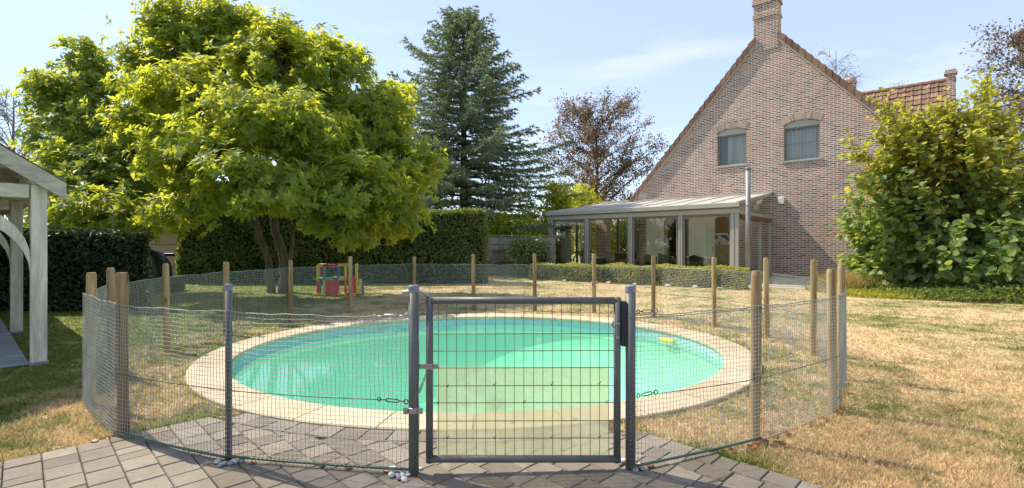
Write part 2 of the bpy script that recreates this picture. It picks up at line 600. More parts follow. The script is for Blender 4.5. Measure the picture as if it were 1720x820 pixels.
def mat_paver(name, c0, c1, c2, fine=70, var=0.35):
    m, nt, out = new_mat(name)
    oi = N(nt, 'ShaderNodeObjectInfo')
    pos = position(nt)
    n1 = noise(nt, pos, 5, 5, 0.6)
    n2 = noise(nt, pos, fine, 5, 0.75)
    n3 = noise(nt, pos, fine * 3.5, 2, 0.6)
    r = ramp(nt, [(0, c0), (0.5, c1), (1, c2)], oi.outputs['Random'])
    c = mixc(nt, r.outputs['Color'], tuple(np.array(c0) * 0.6), ramp(nt, [(0.45, (0, 0, 0)), (0.7, (var,) * 3)], n1.outputs['Fac']).outputs['Color'])
    c = mixc(nt, c, tuple(np.array(c0) * 0.3), ramp(nt, [(0.55, (0, 0, 0)), (0.72, (0.7,) * 3)], n2.outputs['Fac']).outputs['Color'])
    c = mixc(nt, c, tuple(np.minimum(np.array(c2) * 1.6, 0.8)), ramp(nt, [(0.62, (0, 0, 0)), (0.74, (0.5,) * 3)], n3.outputs['Fac']).outputs['Color'])
    n4 = noise(nt, pos, 1.3, 5, 0.65)
    c = mixc(nt, c, tuple(np.array(c0) * np.array((0.62, 0.6, 0.5))), ramp(nt, [(0.48, (0, 0, 0)), (0.72, (0.55,) * 3)], n4.outputs['Fac']).outputs['Color'])
    principled(nt, out, c, 0.9, 0, 0.25, n2.outputs['Fac'], 0.35, 0.004)
    return m


M['paver'] = mat_paver('concrete_paver', (0.18, 0.152, 0.122), (0.25, 0.212, 0.17), (0.305, 0.262, 0.21))
M['coping'] = mat_paver('coping_stone', (0.5, 0.4, 0.27), (0.55, 0.45, 0.31), (0.6, 0.5, 0.36), 40, 0.15)
M['slab'] = mat_paver('blue_stone', (0.2, 0.22, 0.25), (0.26, 0.28, 0.31), (0.32, 0.34, 0.36), 50, 0.3)
M['post_wood'] = mat_wood('post_wood', (0.17, 0.1, 0.045), (0.47, 0.345, 0.185))
M['oak'] = mat_wood('weathered_oak', (0.36, 0.33, 0.26), (0.68, 0.63, 0.52), (10, 10, 1.2), 0.85, False, 0.5)
M['oak_beam'] = mat_wood('weathered_oak_beam', (0.36, 0.33, 0.26), (0.68, 0.63, 0.52), (2.5, 2.5, 12), 0.85, False, 0.5)
M['steel'] = mat_plain('painted_steel', (0.12, 0.12, 0.115), 0.45, 0.0, 0.15, 9, 0.05, 0.35)
M['steel_cap'] = mat_plain('cap_plastic', (0.2, 0.22, 0.245), 0.5, 0, 0.1, 8)
M['galv'] = mat_plain('galvanised', (0.42, 0.41, 0.38), 0.42, 0.7, 0.2, 30)
M['rust'] = mat_plain('weathered_wire', (0.13, 0.11, 0.09), 0.6, 0.5, 0.3, 30)
M['mesh_wire'] = mat_plain('coated_mesh_wire', (0.33, 0.355, 0.325), 0.4, 0.15, 0.15, 8)
M['green_wire'] = mat_plain('green_coated_wire', (0.045, 0.1, 0.07), 0.4, 0, 0.2, 20)
M['black'] = mat_plain('black_plastic', (0.018, 0.018, 0.02), 0.45, 0, 0.2, 10)
M['alu'] = mat_plain('powder_coated_alu', (0.41, 0.4, 0.35), 0.45, 0.1, 0.06, 2)
M['alu_dark'] = mat_plain('window_frame_alu', (0.2, 0.195, 0.165), 0.45, 0.1, 0.06, 2)
M['white_plaster'] = mat_plain('white_panel', (0.72, 0.72, 0.68), 0.6, 0, 0.05, 2)
M['glass'] = mat_glass('window_glass', (0.93, 0.95, 0.92))
M['tile'] = None
M['pebble'] = mat_plain('pebble', (0.62, 0.6, 0.56), 0.6, 0, 0.2, 30, 0.2)
M['pebble_dark'] = mat_plain('pebble_grey', (0.25, 0.26, 0.28), 0.6, 0, 0.2, 30, 0.2)
M['dead_leaf'] = mat_leaf('dead_leaf', [(0.2, 0.07, 0.025), (0.36, 0.15, 0.05), (0.3, 0.1, 0.04)], (0.4, 0.15, 0.04), 0.25)
M['bark'] = mat_plain('bark', (0.15, 0.13, 0.095), 0.9, 0, 0.4, 9, 0.8, 0.1, (1, 1, 0.4), 30)
M['bark_dark'] = mat_plain('bark_dark', (0.075, 0.058, 0.045), 0.9, 0, 0.3, 9, 0.8, 0.1, (1, 1, 0.4), 30)
M['magnolia'] = mat_leaf('magnolia_leaf', [(0.11, 0.2, 0.06), (0.17, 0.26, 0.065), (0.13, 0.22, 0.08), (0.24, 0.3, 0.055)], (0.92, 0.92, 0.05), 0.61, 0.5, 0.3)
M['broadleaf'] = mat_leaf('broadleaf_leaf', [(0.1, 0.18, 0.06), (0.15, 0.23, 0.07), (0.12, 0.2, 0.08), (0.23, 0.28, 0.06)], (0.84, 0.88, 0.06), 0.56, 0.45, 0.35)
M['hedge_dark'] = mat_leaf('laurel_leaf', [(0.055, 0.095, 0.03), (0.09, 0.14, 0.045), (0.13, 0.185, 0.06), (0.2, 0.18, 0.075)], (0.45, 0.5, 0.06), 0.35, 0.4, 0.45)
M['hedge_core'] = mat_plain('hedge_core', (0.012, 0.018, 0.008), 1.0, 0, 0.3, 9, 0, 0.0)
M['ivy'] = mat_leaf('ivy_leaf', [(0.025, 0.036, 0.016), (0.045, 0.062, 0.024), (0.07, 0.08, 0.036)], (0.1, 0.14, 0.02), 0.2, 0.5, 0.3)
M['box_hedge'] = mat_leaf('box_leaf', [(0.2, 0.23, 0.045), (0.32, 0.34, 0.065), (0.44, 0.42, 0.11), (0.23, 0.25, 0.075)], (0.7, 0.66, 0.08), 0.5, 0.5)
M['spruce'] = mat_leaf('spruce_needle', [(0.11, 0.17, 0.12), (0.17, 0.23, 0.165), (0.25, 0.29, 0.18), (0.14, 0.19, 0.12)], (0.32, 0.4, 0.14), 0.3, 0.55, 0.3)
M['beech'] = mat_leaf('copper_beech_leaf', [(0.11, 0.075, 0.06), (0.17, 0.115, 0.08), (0.15, 0.14, 0.075), (0.22, 0.145, 0.09)], (0.4, 0.25, 0.12), 0.35, 0.45)
M['yellow_bush'] = mat_leaf('yellow_green_leaf', [(0.26, 0.33, 0.04), (0.38, 0.42, 0.045), (0.2, 0.27, 0.045)], (0.9, 0.88, 0.05), 0.55, 0.5)
M['shrub'] = mat_leaf('hazel_leaf', [(0.1, 0.18, 0.065), (0.14, 0.22, 0.08), (0.18, 0.26, 0.085), (0.25, 0.3, 0.07)], (0.62, 0.74, 0.09), 0.46, 0.5, 0.4)
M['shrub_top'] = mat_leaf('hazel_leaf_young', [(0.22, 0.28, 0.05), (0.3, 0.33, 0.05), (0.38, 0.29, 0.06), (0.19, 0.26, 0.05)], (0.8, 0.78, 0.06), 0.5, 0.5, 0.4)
M['cover'] = mat_leaf('ground_cover_leaf', [(0.05, 0.09, 0.02), (0.09, 0.13, 0.03), (0.16, 0.19, 0.04)], (0.45, 0.5, 0.04), 0.35, 0.5)
M['cover_yellow'] = mat_leaf('yellow_cover_leaf', [(0.25, 0.28, 0.03), (0.34, 0.34, 0.04), (0.2, 0.25, 0.03)], (0.8, 0.75, 0.05), 0.4, 0.5)
M['bush_green'] = mat_leaf('garden_bush_leaf', [(0.08, 0.12, 0.025), (0.14, 0.18, 0.04), (0.2, 0.23, 0.06)], (0.5, 0.55, 0.05), 0.4, 0.5)
M['straw_grass'] = mat_leaf('ornamental_grass', [(0.4, 0.3, 0.1), (0.5, 0.4, 0.15), (0.3, 0.26, 0.08)], (0.6, 0.5, 0.15), 0.4, 0.6)


def mat_tile():
    m, nt, out = new_mat('roof_tile')
    oi = N(nt, 'ShaderNodeObjectInfo')
    pos = position(nt)
    n1 = noise(nt, pos, 7, 5, 0.65)
    r = ramp(nt, [(0, (0.17, 0.1, 0.075)), (0.5, (0.25, 0.145, 0.1)), (1, (0.32, 0.2, 0.14))], oi.outputs['Random'])
    c = mixc(nt, r.outputs['Color'], (0.1, 0.085, 0.075), ramp(nt, [(0.45, (0, 0, 0)), (0.7, (0.7,) * 3)], n1.outputs['Fac']).outputs['Color'])
    principled(nt, out, c, 0.85, 0, 0.3, n1.outputs['Fac'], 0.3, 0.01)
    return m


M['tile'] = mat_tile()


def G(x, y):
    D = FPX * CAM_H / (y - 410.0)
    return np.array(((x - 860.0) / FPX * D, D, 0.0))


def P3(x, y, D):
    return np.array(((x - 860.0) / FPX * D, D, CAM_H - (y - 410.0) / FPX * D))


# ------------------------------------------------------------------ pool geometry numbers
PC = np.array((-0.34, 5.93)); PA, PB = 3.09, 2.70; PROT = math.radians(4)
COPW = 0.35


def ell(t, off=0.0):
    """point on the outer coping ellipse, moved outward by off"""
    c, s = math.cos(t), math.sin(t)
    x, y = (PA + off) * c, (PB + off) * s
    return np.array((PC[0] + x * math.cos(PROT) - y * math.sin(PROT), PC[1] + x * math.sin(PROT) + y * math.cos(PROT)))


def ell_r(X, Y, off=0.0):
    dx, dy = X - PC[0], Y - PC[1]
    x = dx * math.cos(PROT) + dy * math.sin(PROT); y = -dx * math.sin(PROT) + dy * math.cos(PROT)
    return np.sqrt((x / (PA + off)) ** 2 + (y / (PB + off)) ** 2)


# ------------------------------------------------------------------ ground sheet with the pool opening
def build_ground():
    ks = [-0.2, 0.3, 1.0, 2.5, 6, 14, 30, 70, 160, 400, 900]
    n = 96
    V = []; F = []
    for k in ks:
        for i in range(n):
            p = ell(2 * math.pi * i / n, k)
            V.append((p[0], p[1], 0.0))
    for j in range(len(ks) - 1):
        for i in range(n):
            i2 = (i + 1) % n
            F.append((j * n + i, j * n + i2, (j + 1) * n + i2, (j + 1) * n + i))
    o = np_mesh('lawn_ground', V, F, M['lawn'])
    tag(o, 'dry straw coloured lawn around the pool', 'lawn', kind='structure')


build_ground()

# ------------------------------------------------------------------ house frame
P0 = np.array((10.99, 17.8))
WV = np.array((math.cos(HA), -math.sin(HA)))
NV = np.array((-math.sin(HA), -math.cos(HA)))


def H(s, q, z):
    p = P0 + WV * s + NV * q
    return (p[0], p[1], z)


# ------------------------------------------------------------------ pergola frame
T0 = np.array((-4.92, 5.11))
TE = np.array((-0.75, 0.66)); TE /= np.linalg.norm(TE)
TG = np.array((-0.66, -0.75)); TG /= np.linalg.norm(TG)


def T(a, b, z):
    """a = along the long side away from the camera, b = across, inwards"""
    p = T0 + TE * a + TG * b
    return (p[0], p[1], z)


# ------------------------------------------------------------------ grass
def build_grass():
    n = 330000
    u = RNG.random(n)
    D = 1 / (1 / 2.2 - u * (1 / 2.2 - 1 / 17.0))
    X = (RNG.random(n) * 2 - 1) * (1.12 * D + 0.6)
    keep = ell_r(X, D, 0.015) > 1
    keep &= ~((X + D < TERR_U + 0.0) & (D - X < TERR_V + 0.0))
    q = np.stack([X, D], 1) - T0
    a = q @ TE; b = q @ TG
    keep &= ~((a > -0.02) & (b > 0.07))
    h = np.stack([X, D], 1) - P0
    s = h @ WV; qq = h @ NV
    keep &= ~((s > -9.5) & (s < 1.4) & (qq > -1) & (qq < 5.6))
    # tufts hang over the edge of the paving and coping a little
    X = X[keep]; D = D[keep]; n = len(X)
    pos = np.stack([X, D, np.full(n, -0.003)], 1)
    d = norm(np.stack([RNG.normal(size=n) * 0.75, RNG.normal(size=n) * 0.75, np.abs(RNG.normal(size=n)) * 0.6 + 0.28], 1))
    L = (0.018 + 0.03 * RNG.random(n) ** 1.5) * (1 + 0.045 * D)
    nr = rdir(n)
    B = (np.array([(0, .5, 0), (0, -.5, 0), (1, 0, 0)]), np.array([(0, 1, 2)]))
    w = (0.0045 + 0.0011 * D) / L
    o = leaves('lawn_grass', B, pos, d, nr, L, M['blade'], width=w)
    tag(o, 'short burnt grass blades of the lawn', 'grass', kind='stuff')
    nt_ = 5200
    k = RNG.integers(0, n, nt_)
    c = pos[k]; near = c[:, 1] < 10
    c = np.repeat(c[near], 11, 0)
    c = c + np.concatenate([RNG.normal(size=(len(c), 2)) * 0.014, np.zeros((len(c), 1))], 1)
    d = norm(np.stack([RNG.normal(size=len(c)) * .55, RNG.normal(size=len(c)) * .55, np.ones(len(c))], 1))
    o = leaves('grass_tufts', B, c, d, rdir(len(c)), 0.03 + 0.035 * RNG.random(len(c)), M['blade'], width=0.12)
    tag(o, 'longer tufts standing up from the dry lawn', 'grass', kind='stuff')
    # longer green fringe beside the paving and coping
    pts = []
    for i in range(5200):
        r = random.random()
        if r < 0.3:
            t = random.random(); p = np.array((-3.3 + t * 1.35, -3.3 + t * 1.35 + TERR_V)); off = np.array((-.7, .7)) * abs(random.gauss(0, .035))
        elif r < 0.65:
            t = random.random(); p = np.array((0.75 + t * 1.4, TERR_U - 0.75 - t * 1.4)); off = np.array((.7, .7)) * abs(random.gauss(0, .035))
        else:
            th = random.random() * 2 * math.pi; p = ell(th, abs(random.gauss(0.01, 0.03))); off = np.zeros(2)
            if p[0] + p[1] < TERR_U and p[1] - p[0] < TERR_V: continue
        p = p + off
        clump = math.sin(p[0] * 7.1) + math.sin(p[1] * 9.3 + 1) + random.gauss(0, .6)
        if clump < 0.2: continue
        pts.append((p[0], p[1], 0))
    pos = np.array(pts); n = len(pos)
    d = norm(np.stack([RNG.normal(size=n) * 0.5, RNG.normal(size=n) * 0.5, np.ones(n)], 1))
    o = leaves('grass_fringe', B, pos, d, rdir(n), 0.03 + 0.045 * RNG.random(n), M['bush_green'], width=0.16)
    tag(o, 'green grass fringe growing along the paving and pool edge', 'grass', kind='stuff')


build_grass()


# ------------------------------------------------------------------ terrace of concrete pavers
def build_terrace():
    t = MB()
    # sand bed, a thin sheet
    root = MB()
    A = (-1.0, 1.1)
    root.add([(-3.9, TERR_V - 3.9 - 0.02, 0.003), (-3.9, 0.6, 0.003), (3.3, 0.6, 0.003), (3.3, TERR_U - 3.3, 0.003), (1.2, TERR_U - 1.22, 0.003), (0.62, 3.42, 0.003), (-1.2, 3.30, 0.003), (-2.02, TERR_V - 2.04, 0.003)], [(0, 1, 2, 3, 4, 5, 6, 7)])
    bed = root.build('terrace', M['lawn'], origin=(0, 2.5, 0))
    tag(bed, 'grey concrete paver terrace in front of the pool gate', 'terrace', kind='structure')
    r2 = math.sqrt(0.5)
    eu = np.array((r2, r2)); ev = np.array((-r2, r2))
    U1 = TERR_U * r2; V1 = TERR_V * r2
    ROW = 0.155
    count = 0
    GAP = 0.006

    def paver(poly):
        nonlocal count
        poly = [np.array(p) for p in poly]
        c = sum(poly) / len(poly)
        zt = 0.022 + random.uniform(-0.002, 0.002)
        m = MB()
        lo = [c + (p - c) * (1 - GAP * 0.5 / max(0.03, np.linalg.norm(p - c))) for p in poly]
        hi = [c + (p - c) * (1 - (GAP * 0.5 + 0.006) / max(0.03, np.linalg.norm(p - c))) for p in poly]
        n = len(poly)
        tl = [random.uniform(-0.0015, 0.0015) for _ in range(n)]
        m.add([(p[0], p[1], -0.02) for p in lo] + [(p[0], p[1], zt - 0.006 + tl[i]) for i, p in enumerate(lo)] + [(p[0], p[1], zt + tl[i]) for i, p in enumerate(hi)],
              [tuple(range(2 * n, 3 * n))] + [(i, (i + 1) % n, n + (i + 1) % n, n + i) for i in range(n)] + [(n + i, n + (i + 1) % n, 2 * n + (i + 1) % n, 2 * n + i) for i in range(n)])
        m.build('paver', M['paver'], bed)
        count += 1

    # ring of edge pavers against the coping
    per = []
    th = math.radians(180); acc = 0
    angs = []
    tcur = math.radians(190)
    while tcur < math.radians(352):
        angs.append(tcur)
        step = 0.178 / np.linalg.norm(ell(tcur + 0.01, 0.09) - ell(tcur, 0.09)) * 0.01
        tcur += step
    for a0, a1 in zip(angs[:-1], angs[1:]):
        quad = [ell(a0, 0.006), ell(a1, 0.006), ell(a1, 0.178), ell(a0, 0.178)]
        ok = all(p[0] + p[1] < TERR_U + 0.06 and p[1] - p[0] < TERR_V + 0.06 for p in quad)
        if ok: paver(quad)

    def clip(poly, f):
        outp = []
        n = len(poly)
        for i in range(n):
            a, b = poly[i], poly[(i + 1) % n]
            fa, fb = f(a), f(b)
            if fa >= 0: outp.append(a)
            if (fa >= 0) != (fb >= 0):
                t_ = fa / (fa - fb)
                outp.append(a + (b - a) * t_)
        return outp

    u = U1
    row = 0
    while u > -1.3:
        u0 = u - ROW
        v = V1 - random.choice((0.0, 0.0, 0.09))
        v = V1
        first = True
        while v > -0.6:
            ln = random.choice((0.155, 0.155, 0.185, 0.2, 0.105)) if not first else random.choice((0.185, 0.105, 0.155))
            first = False
            v0 = v - ln
            quad = [eu * u0 + ev * v0, eu * u + ev * v0, eu * u + ev * v, eu * u0 + ev * v]
            cen = sum(quad) / 4
            if cen[1] > 2.05 and -3.9 < cen[0] < 3.2:
                # cut against the edge ring
                near = [ell_r(p[0], p[1], 0.186) for p in quad]
                if min(near) < 1:
                    if max(near) > 1.0:
                        rr = lambda p: ell_r(p[0], p[1], 0.186) - 1
                        pl = clip(quad, rr)
                        if len(pl) >= 3:
                            ar = 0.5 * abs(sum(pl[i][0] * pl[(i + 1) % len(pl)][1] - pl[(i + 1) % len(pl)][0] * pl[i][1] for i in range(len(pl))))
                            if ar > 0.003: paver(pl)
                else:
                    paver(quad)
            v = v0
        u = u0
        row += 1
    assert count <= 300, count


build_terrace()


# ------------------------------------------------------------------ swimming pool
def mat_water():
    m, nt, out = new_mat('pool_water')
    tr = N(nt, 'ShaderNodeBsdfTransparent'); tr.inputs['Color'].default_value = (0.84, 1.0, 0.92, 1)
    df = N(nt, 'ShaderNodeBsdfDiffuse'); df.inputs['Color'].default_value = (0.3, 0.8, 0.56, 1)
    m0 = N(nt, 'ShaderNodeMixShader'); m0.inputs[0].default_value = 0.2
    nt.links.new(tr.outputs[0], m0.inputs[1]); nt.links.new(df.outputs[0], m0.inputs[2])
    gl = N(nt, 'ShaderNodeBsdfGlossy'); gl.inputs['Roughness'].default_value = 0.06
    pos = position(nt)
    n = noise(nt, pos, 3.5, 2, 0.5, 0.4)
    b = N(nt, 'ShaderNodeBump'); b.inputs['Strength'].default_value = 0.05; b.inputs['Distance'].default_value = 0.01
    nt.links.new(n.outputs['Fac'], b.inputs['Height'])
    nt.links.new(b.outputs[0], gl.inputs['Normal'])
    fr = schlick(nt, 0.02, b.outputs[0])
    ms = N(nt, 'ShaderNodeMixShader')
    nt.links.new(fr.outputs[0], ms.inputs[0]); nt.links.new(m0.outputs[0], ms.inputs[1]); nt.links.new(gl.outputs[0], ms.inputs[2])
    nt.links.new(ms.outputs[0], out.inputs['Surface'])
    return m


M['water'] = mat_water()
M['liner'] = mat_plain('pool_liner', (0.36, 0.86, 0.63), 0.6, 0, 0.05, 1.2)
M['liner_band'] = mat_plain('liner_border', (0.36, 0.52, 0.56), 0.5, 0, 0.12, 9)
M['yellow'] = mat_plain('yellow_plastic', (0.75, 0.66, 0.03), 0.45, 0, 0.08)


def build_pool():
    root = empty('swimming_pool', (PC[0], PC[1], 0), 'oval in-ground pool with turquoise water and pale stone coping', 'swimming pool')
    n = 30
    t0 = 0.07
    for i in range(n):
        a0 = 2 * math.pi * i / n + t0; a1 = 2 * math.pi * (i + 1) / n + t0
        gp = 0.012
        k = 5
        m = MB(); V = []
        prof = [(0.0, -0.03), (0.0, 0.026), (-0.008, 0.034), (-COPW + 0.03, 0.034), (-COPW + 0.006, 0.026), (-COPW, 0.008), (-COPW + 0.006, -0.012), (-COPW + 0.04, -0.03)]
        np_ = len(prof)
        for j in range(k + 1):
            a = a0 + (a1 - a0) * j / k
            da = gp / PA * (1 if j == 0 else -1 if j == k else 0) * 0.5
            for (o_, z) in prof:
                p = ell(a + da, o_); V.append((p[0], p[1], z))
        F = []
        for j in range(k):
            for q in range(np_):
                q2 = (q + 1) % np_
                F.append((j * np_ + q, j * np_ + q2, (j + 1) * np_ + q2, (j + 1) * np_ + q))
        F.append(tuple(range(np_))); F.append(tuple(k * np_ + q for q in reversed(range(np_))))
        m.add(V, F).build('coping_stone', M['coping'], root)
    # basin: border strip, wall, dish curved so it shades off in a soft crescent
    N_ = 96

    def loft(name, prof, mat, cap=False, smooth=True):
        V = []; F = []
        for (o_, z) in prof:
            for i in range(N_):
                p = ell(2 * math.pi * i / N_, o_); V.append((p[0], p[1], z))
        for j in range(len(prof) - 1):
            for i in range(N_):
                i2 = (i + 1) % N_
                F.append((j * N_ + i, j * N_ + i2, (j + 1) * N_ + i2, (j + 1) * N_ + i))
        mm = MB(); mm.add(V, F)
        if cap: mm.f.append(tuple((len(prof) - 1) * N_ + i for i in range(N_)))
        return mm.build(name, mat, root, smooth=smooth)
    e = -COPW - 0.0
    loft('liner_border', [(e + 0.02, -0.02), (e + 0.02, -0.2)], M['liner_band'])
    dish = [(e + 0.02 - 1.75 * t, -0.24 - 1.15 * (1 - (1 - t) ** 2.2)) for t in np.linspace(0, 1, 15)]
    loft('liner', [(e + 0.021, -0.19)] + dish, M['liner'], True)
    V = [(ell(2 * math.pi * i / N_, e + 0.018)[0], ell(2 * math.pi * i / N_, e + 0.018)[1], -0.105) for i in range(N_)]
    MB().add(V, [tuple(range(N_))]).build('water_surface', M['water'], root)
    for (x, y) in ((858, 718), (964, 712)):
        c = G(x, y)
        MB().lathe((c[0], c[1], 0.0345), [(0.024, 0), (0.024, 0.004), (0.02, 0.006)], 16).build('anchor_cap', M['galv'], root)
    # skimmer opening, part of the pool wall on the far left
    # yellow float
    c = P3(1112, 564, 0); c = G(1112, 571) * 0
    p = ell(math.radians(19), e - 0.03)
    d = ell(math.radians(20), e - 0.03) - ell(math.radians(18), e - 0.03); d /= np.linalg.norm(d); nn = np.array((-d[1], d[0]))
    m = MB()
    fr = lambda a, b, z: (p[0] + d[0] * a + nn[0] * b, p[1] + d[1] * a + nn[1] * b, z)
    m.bbox(-0.13, 0.13, -0.035, 0.035, -0.112, -0.07, 0.012, fr)
    o = m.build('pool_float', M['yellow'], origin=(p[0], p[1], -0.1))
    tag(o, 'yellow plastic float by the far right pool edge', 'float')
    p = ell(math.radians(122), e - 0.12)
    V = []; F = []
    for i in range(14):
        q = p + np.array((random.uniform(-.22, .22), random.uniform(-.05, .05)))
        an = random.uniform(0, 6.28); l = 0.07
        V += [(q[0], q[1], -0.1), (q[0] + l * .5 * math.cos(an + .5), q[1] + l * .5 * math.sin(an + .5), -0.098), (q[0] + l * math.cos(an), q[1] + l * math.sin(an), -0.1), (q[0] + l * .5 * math.cos(an - .5), q[1] + l * .5 * math.sin(an - .5), -0.098)]
        F.append((4 * i, 4 * i + 1, 4 * i + 2, 4 * i + 3))
    o = MB().add(V, F).build('floating_leaves', M['cover'], origin=(p[0], p[1], -0.1))
    tag(o, 'small raft of green leaves floating by the far left pool edge', 'leaves', kind='stuff')


build_pool()

# ------------------------------------------------------------------ pool fence
WOOD = [(207, 735), (151, 678), (188, 630), (280, 590), (380.5, 562), (488, 541), (589, 526), (696, 518), (795.5, 522), (898.5, 522), (998, 525), (1097, 533), (1199, 549), (1288, 567), (1365.5, 597), (1412, 638), (1399, 692), (1268, 745)]
WTOP = [458, 458, 450, 443, 440, 437, 431, 431, 427, 426, 426, 429, 432, 433, 436, 445, 452, 455]
WWID = [21, 15.5, 13.5, 11.5, 13, 9.5, 9.5, 8, 8, 8, 8, 8.5, 9, 10.5, 11.5, 12.5, 16, 17.5]
GATE_L = G(695, 803); GATE_R = G(1059, 794); THIN = G(384, 777)
MESH_H = 0.865


def round_post(c, r, h, mat, parent, name='post', sides=14, lean=(0, 0)):
    m = MB()
    c = np.array(c)
    wob = [random.uniform(0.94, 1.06) for _ in range(4)]
    top = c + np.array((lean[0], lean[1], h))
    pts = [c + (top - c) * t for t in (-0.02, 0.33, 0.66, 0.975, 1.0)]
    m.tube(pts, [r * wob[0], r * wob[1], r * wob[2], r * wob[3], r * wob[3] * 0.82], sides)
    return m.build(name, mat, parent)


def steel_post(c, r, h, parent, cap=True):
    m = MB(); m.tube([np.array(c) + (0, 0, -0.02), np.array(c) + (0, 0, h)], r, 20)
    p = m.build('steel_post', M['steel'], parent)
    for pl in p.data.polygons: pl.use_smooth = len(pl.vertices) == 4
    if cap:
        MB().lathe((c[0], c[1], h - 0.035), [(r + 0.002, 0), (r + 0.002, 0.032), (r - 0.002, 0.038)], 20).build('post_cap', M['steel_cap'], p)
    return p


def mesh_panel(a, b, parent, za0=0.012, za1=MESH_H, zb1=MESH_H, n_ph=0, seed=0, pitch=0.0252):
    a = np.array(a[:2]); b = np.array(b[:2])
    L = np.linalg.norm(b - a)
    nv = max(2, int(round(L / pitch)))
    nh = int(round((MESH_H - 0.012) / pitch))
    R = np.random.default_rng(seed)
    d = (b - a) / L; nn = np.array((-d[1], d[0]))
    ph = R.random(6) * 6.28
    amp = 0.006

    def pt(u, w):                       # u 0..1 along, w 0..1 up
        bulge = (np.sin(u * math.pi) * 0.012 * np.sin(w * 3.1 + ph[0]) + amp * np.sin(u * 9 + ph[1] + w * 2) * 0.6)
        sag = -0.011 * np.sin(u * math.pi) * w + 0.004 * np.sin(u * 13 + ph[2]) * w + 0.0026 * np.sin(u * 41 + ph[3] + w * 30)
        sh = 0.004 * np.sin(w * 17 + ph[4] + u * 20)
        x = a[0] + d[0] * (u * L + sh) + nn[0] * bulge
        y = a[1] + d[1] * (u * L + sh) + nn[1] * bulge
        z = za0 + ((za1 + (zb1 - za1) * u) - za0) * w + sag
        return np.stack([x, y, z], -1)
    Vs = []; Fs = []; off = 0
    r = 0.0015

    def strands(Pts, r):                # Pts (m, k, 3)
        nonlocal off
        m, k, _ = Pts.shape
        t = norm(np.gradient(Pts, axis=1))
        ref = np.array((nn[0], nn[1], 0.0))
        e1 = norm(np.broadcast_to(ref, t.shape) - t * (t @ ref)[..., None])
        e2 = np.cross(t, e1)
        ring = []
        for q in range(3):
            an = 2 * math.pi * q / 3
            ring.append(Pts + r * (math.cos(an) * e1 + math.sin(an) * e2))
        V = np.stack(ring, 2).reshape(-1, 3)
        i = np.arange(m)[:, None, None] * (k * 3) + np.arange(k - 1)[None, :, None] * 3
        q = np.arange(3)[None, None, :]
        q2 = (q + 1) % 3
        F = np.stack([i + q, i + q2, i + 3 + q2, i + 3 + q], -1).reshape(-1, 4) + off
        Vs.append(V); Fs.append(F); off += len(V)
    uu = np.linspace(0, 1, nv + 1)[:-1]; ww = np.linspace(0, 1, 9)
    U, W = np.meshgrid(uu, ww, indexing='ij')
    strands(pt(U, W), r)
    ww = np.linspace(0, 1, nh + 1); uu = np.linspace(0, 1, max(8, nv // 2) + 1)
    W, U = np.meshgrid(ww, uu, indexing='ij')
    strands(pt(U, W), r)
    # thicker selvedge at the top
    W = np.ones((1, len(uu))); U = uu[None]
    strands(pt(U, W) + np.array((0, 0, 0.003)), 0.0022)
    o = np_mesh('mesh_panel', np.concatenate(Vs), np.concatenate(Fs), M['mesh_wire'], parent, smooth=True)
    o['kind'] = 'stuff'
    return o


def turnbuckle(parent, p0, p1, mat):
    """hook, body and eye between two points"""
    p0 = np.array(p0); p1 = np.array(p1); d = (p1 - p0); L = np.linalg.norm(d); d /= L
    side = np.cross(d, (0, 0, 1.0)); side /= np.linalg.norm(side)
    m = MB()
    m.ring(p0 + d * 0.012, 0.010, 0.0028, side, 12, 6)
    m.tube([p0 + d * 0.02, p0 + d * L * 0.3], 0.0028, 6)
    up = np.array((0, 0, 1.0))
    for s in (-1, 1):
        m.tube([p0 + d * L * 0.28, p0 + d * L * 0.33 + up * 0.008 * s, p0 + d * L * 0.67 + up * 0.008 * s, p0 + d * L * 0.72], 0.003, 6)
    m.tube([p0 + d * L * 0.7, p1 - d * 0.02], 0.0028, 6)
    m.ring(p1 - d * 0.012, 0.012, 0.003, side, 12, 6)
    return m.build('turnbuckle', mat, parent, smooth=True)


def clamp_bracket(parent, c, r, half, mat, zz=0.02, name='clamp'):
    m = MB()
    m.lathe((c[0], c[1], c[2] - zz), [(r + 0.001, 0), (r + 0.004, 0.002), (r + 0.004, 2 * zz - 0.002), (r + 0.001, 2 * zz)], 20)
    for s in (-1, 1):
        m.bbox(c[0] + s * (r - 0.002), c[0] + s * half, c[1] - r * 0.9, c[1] - r * 0.9 + 0.005, c[2] - zz, c[2] + zz, 0.001)
        m.tube([(c[0] + s * half * 0.82, c[1] - r * 0.9 - 0.008, c[2]), (c[0] + s * half * 0.82, c[1] + 0.01, c[2])], 0.006, 8)
    return m.build(name, mat, parent)


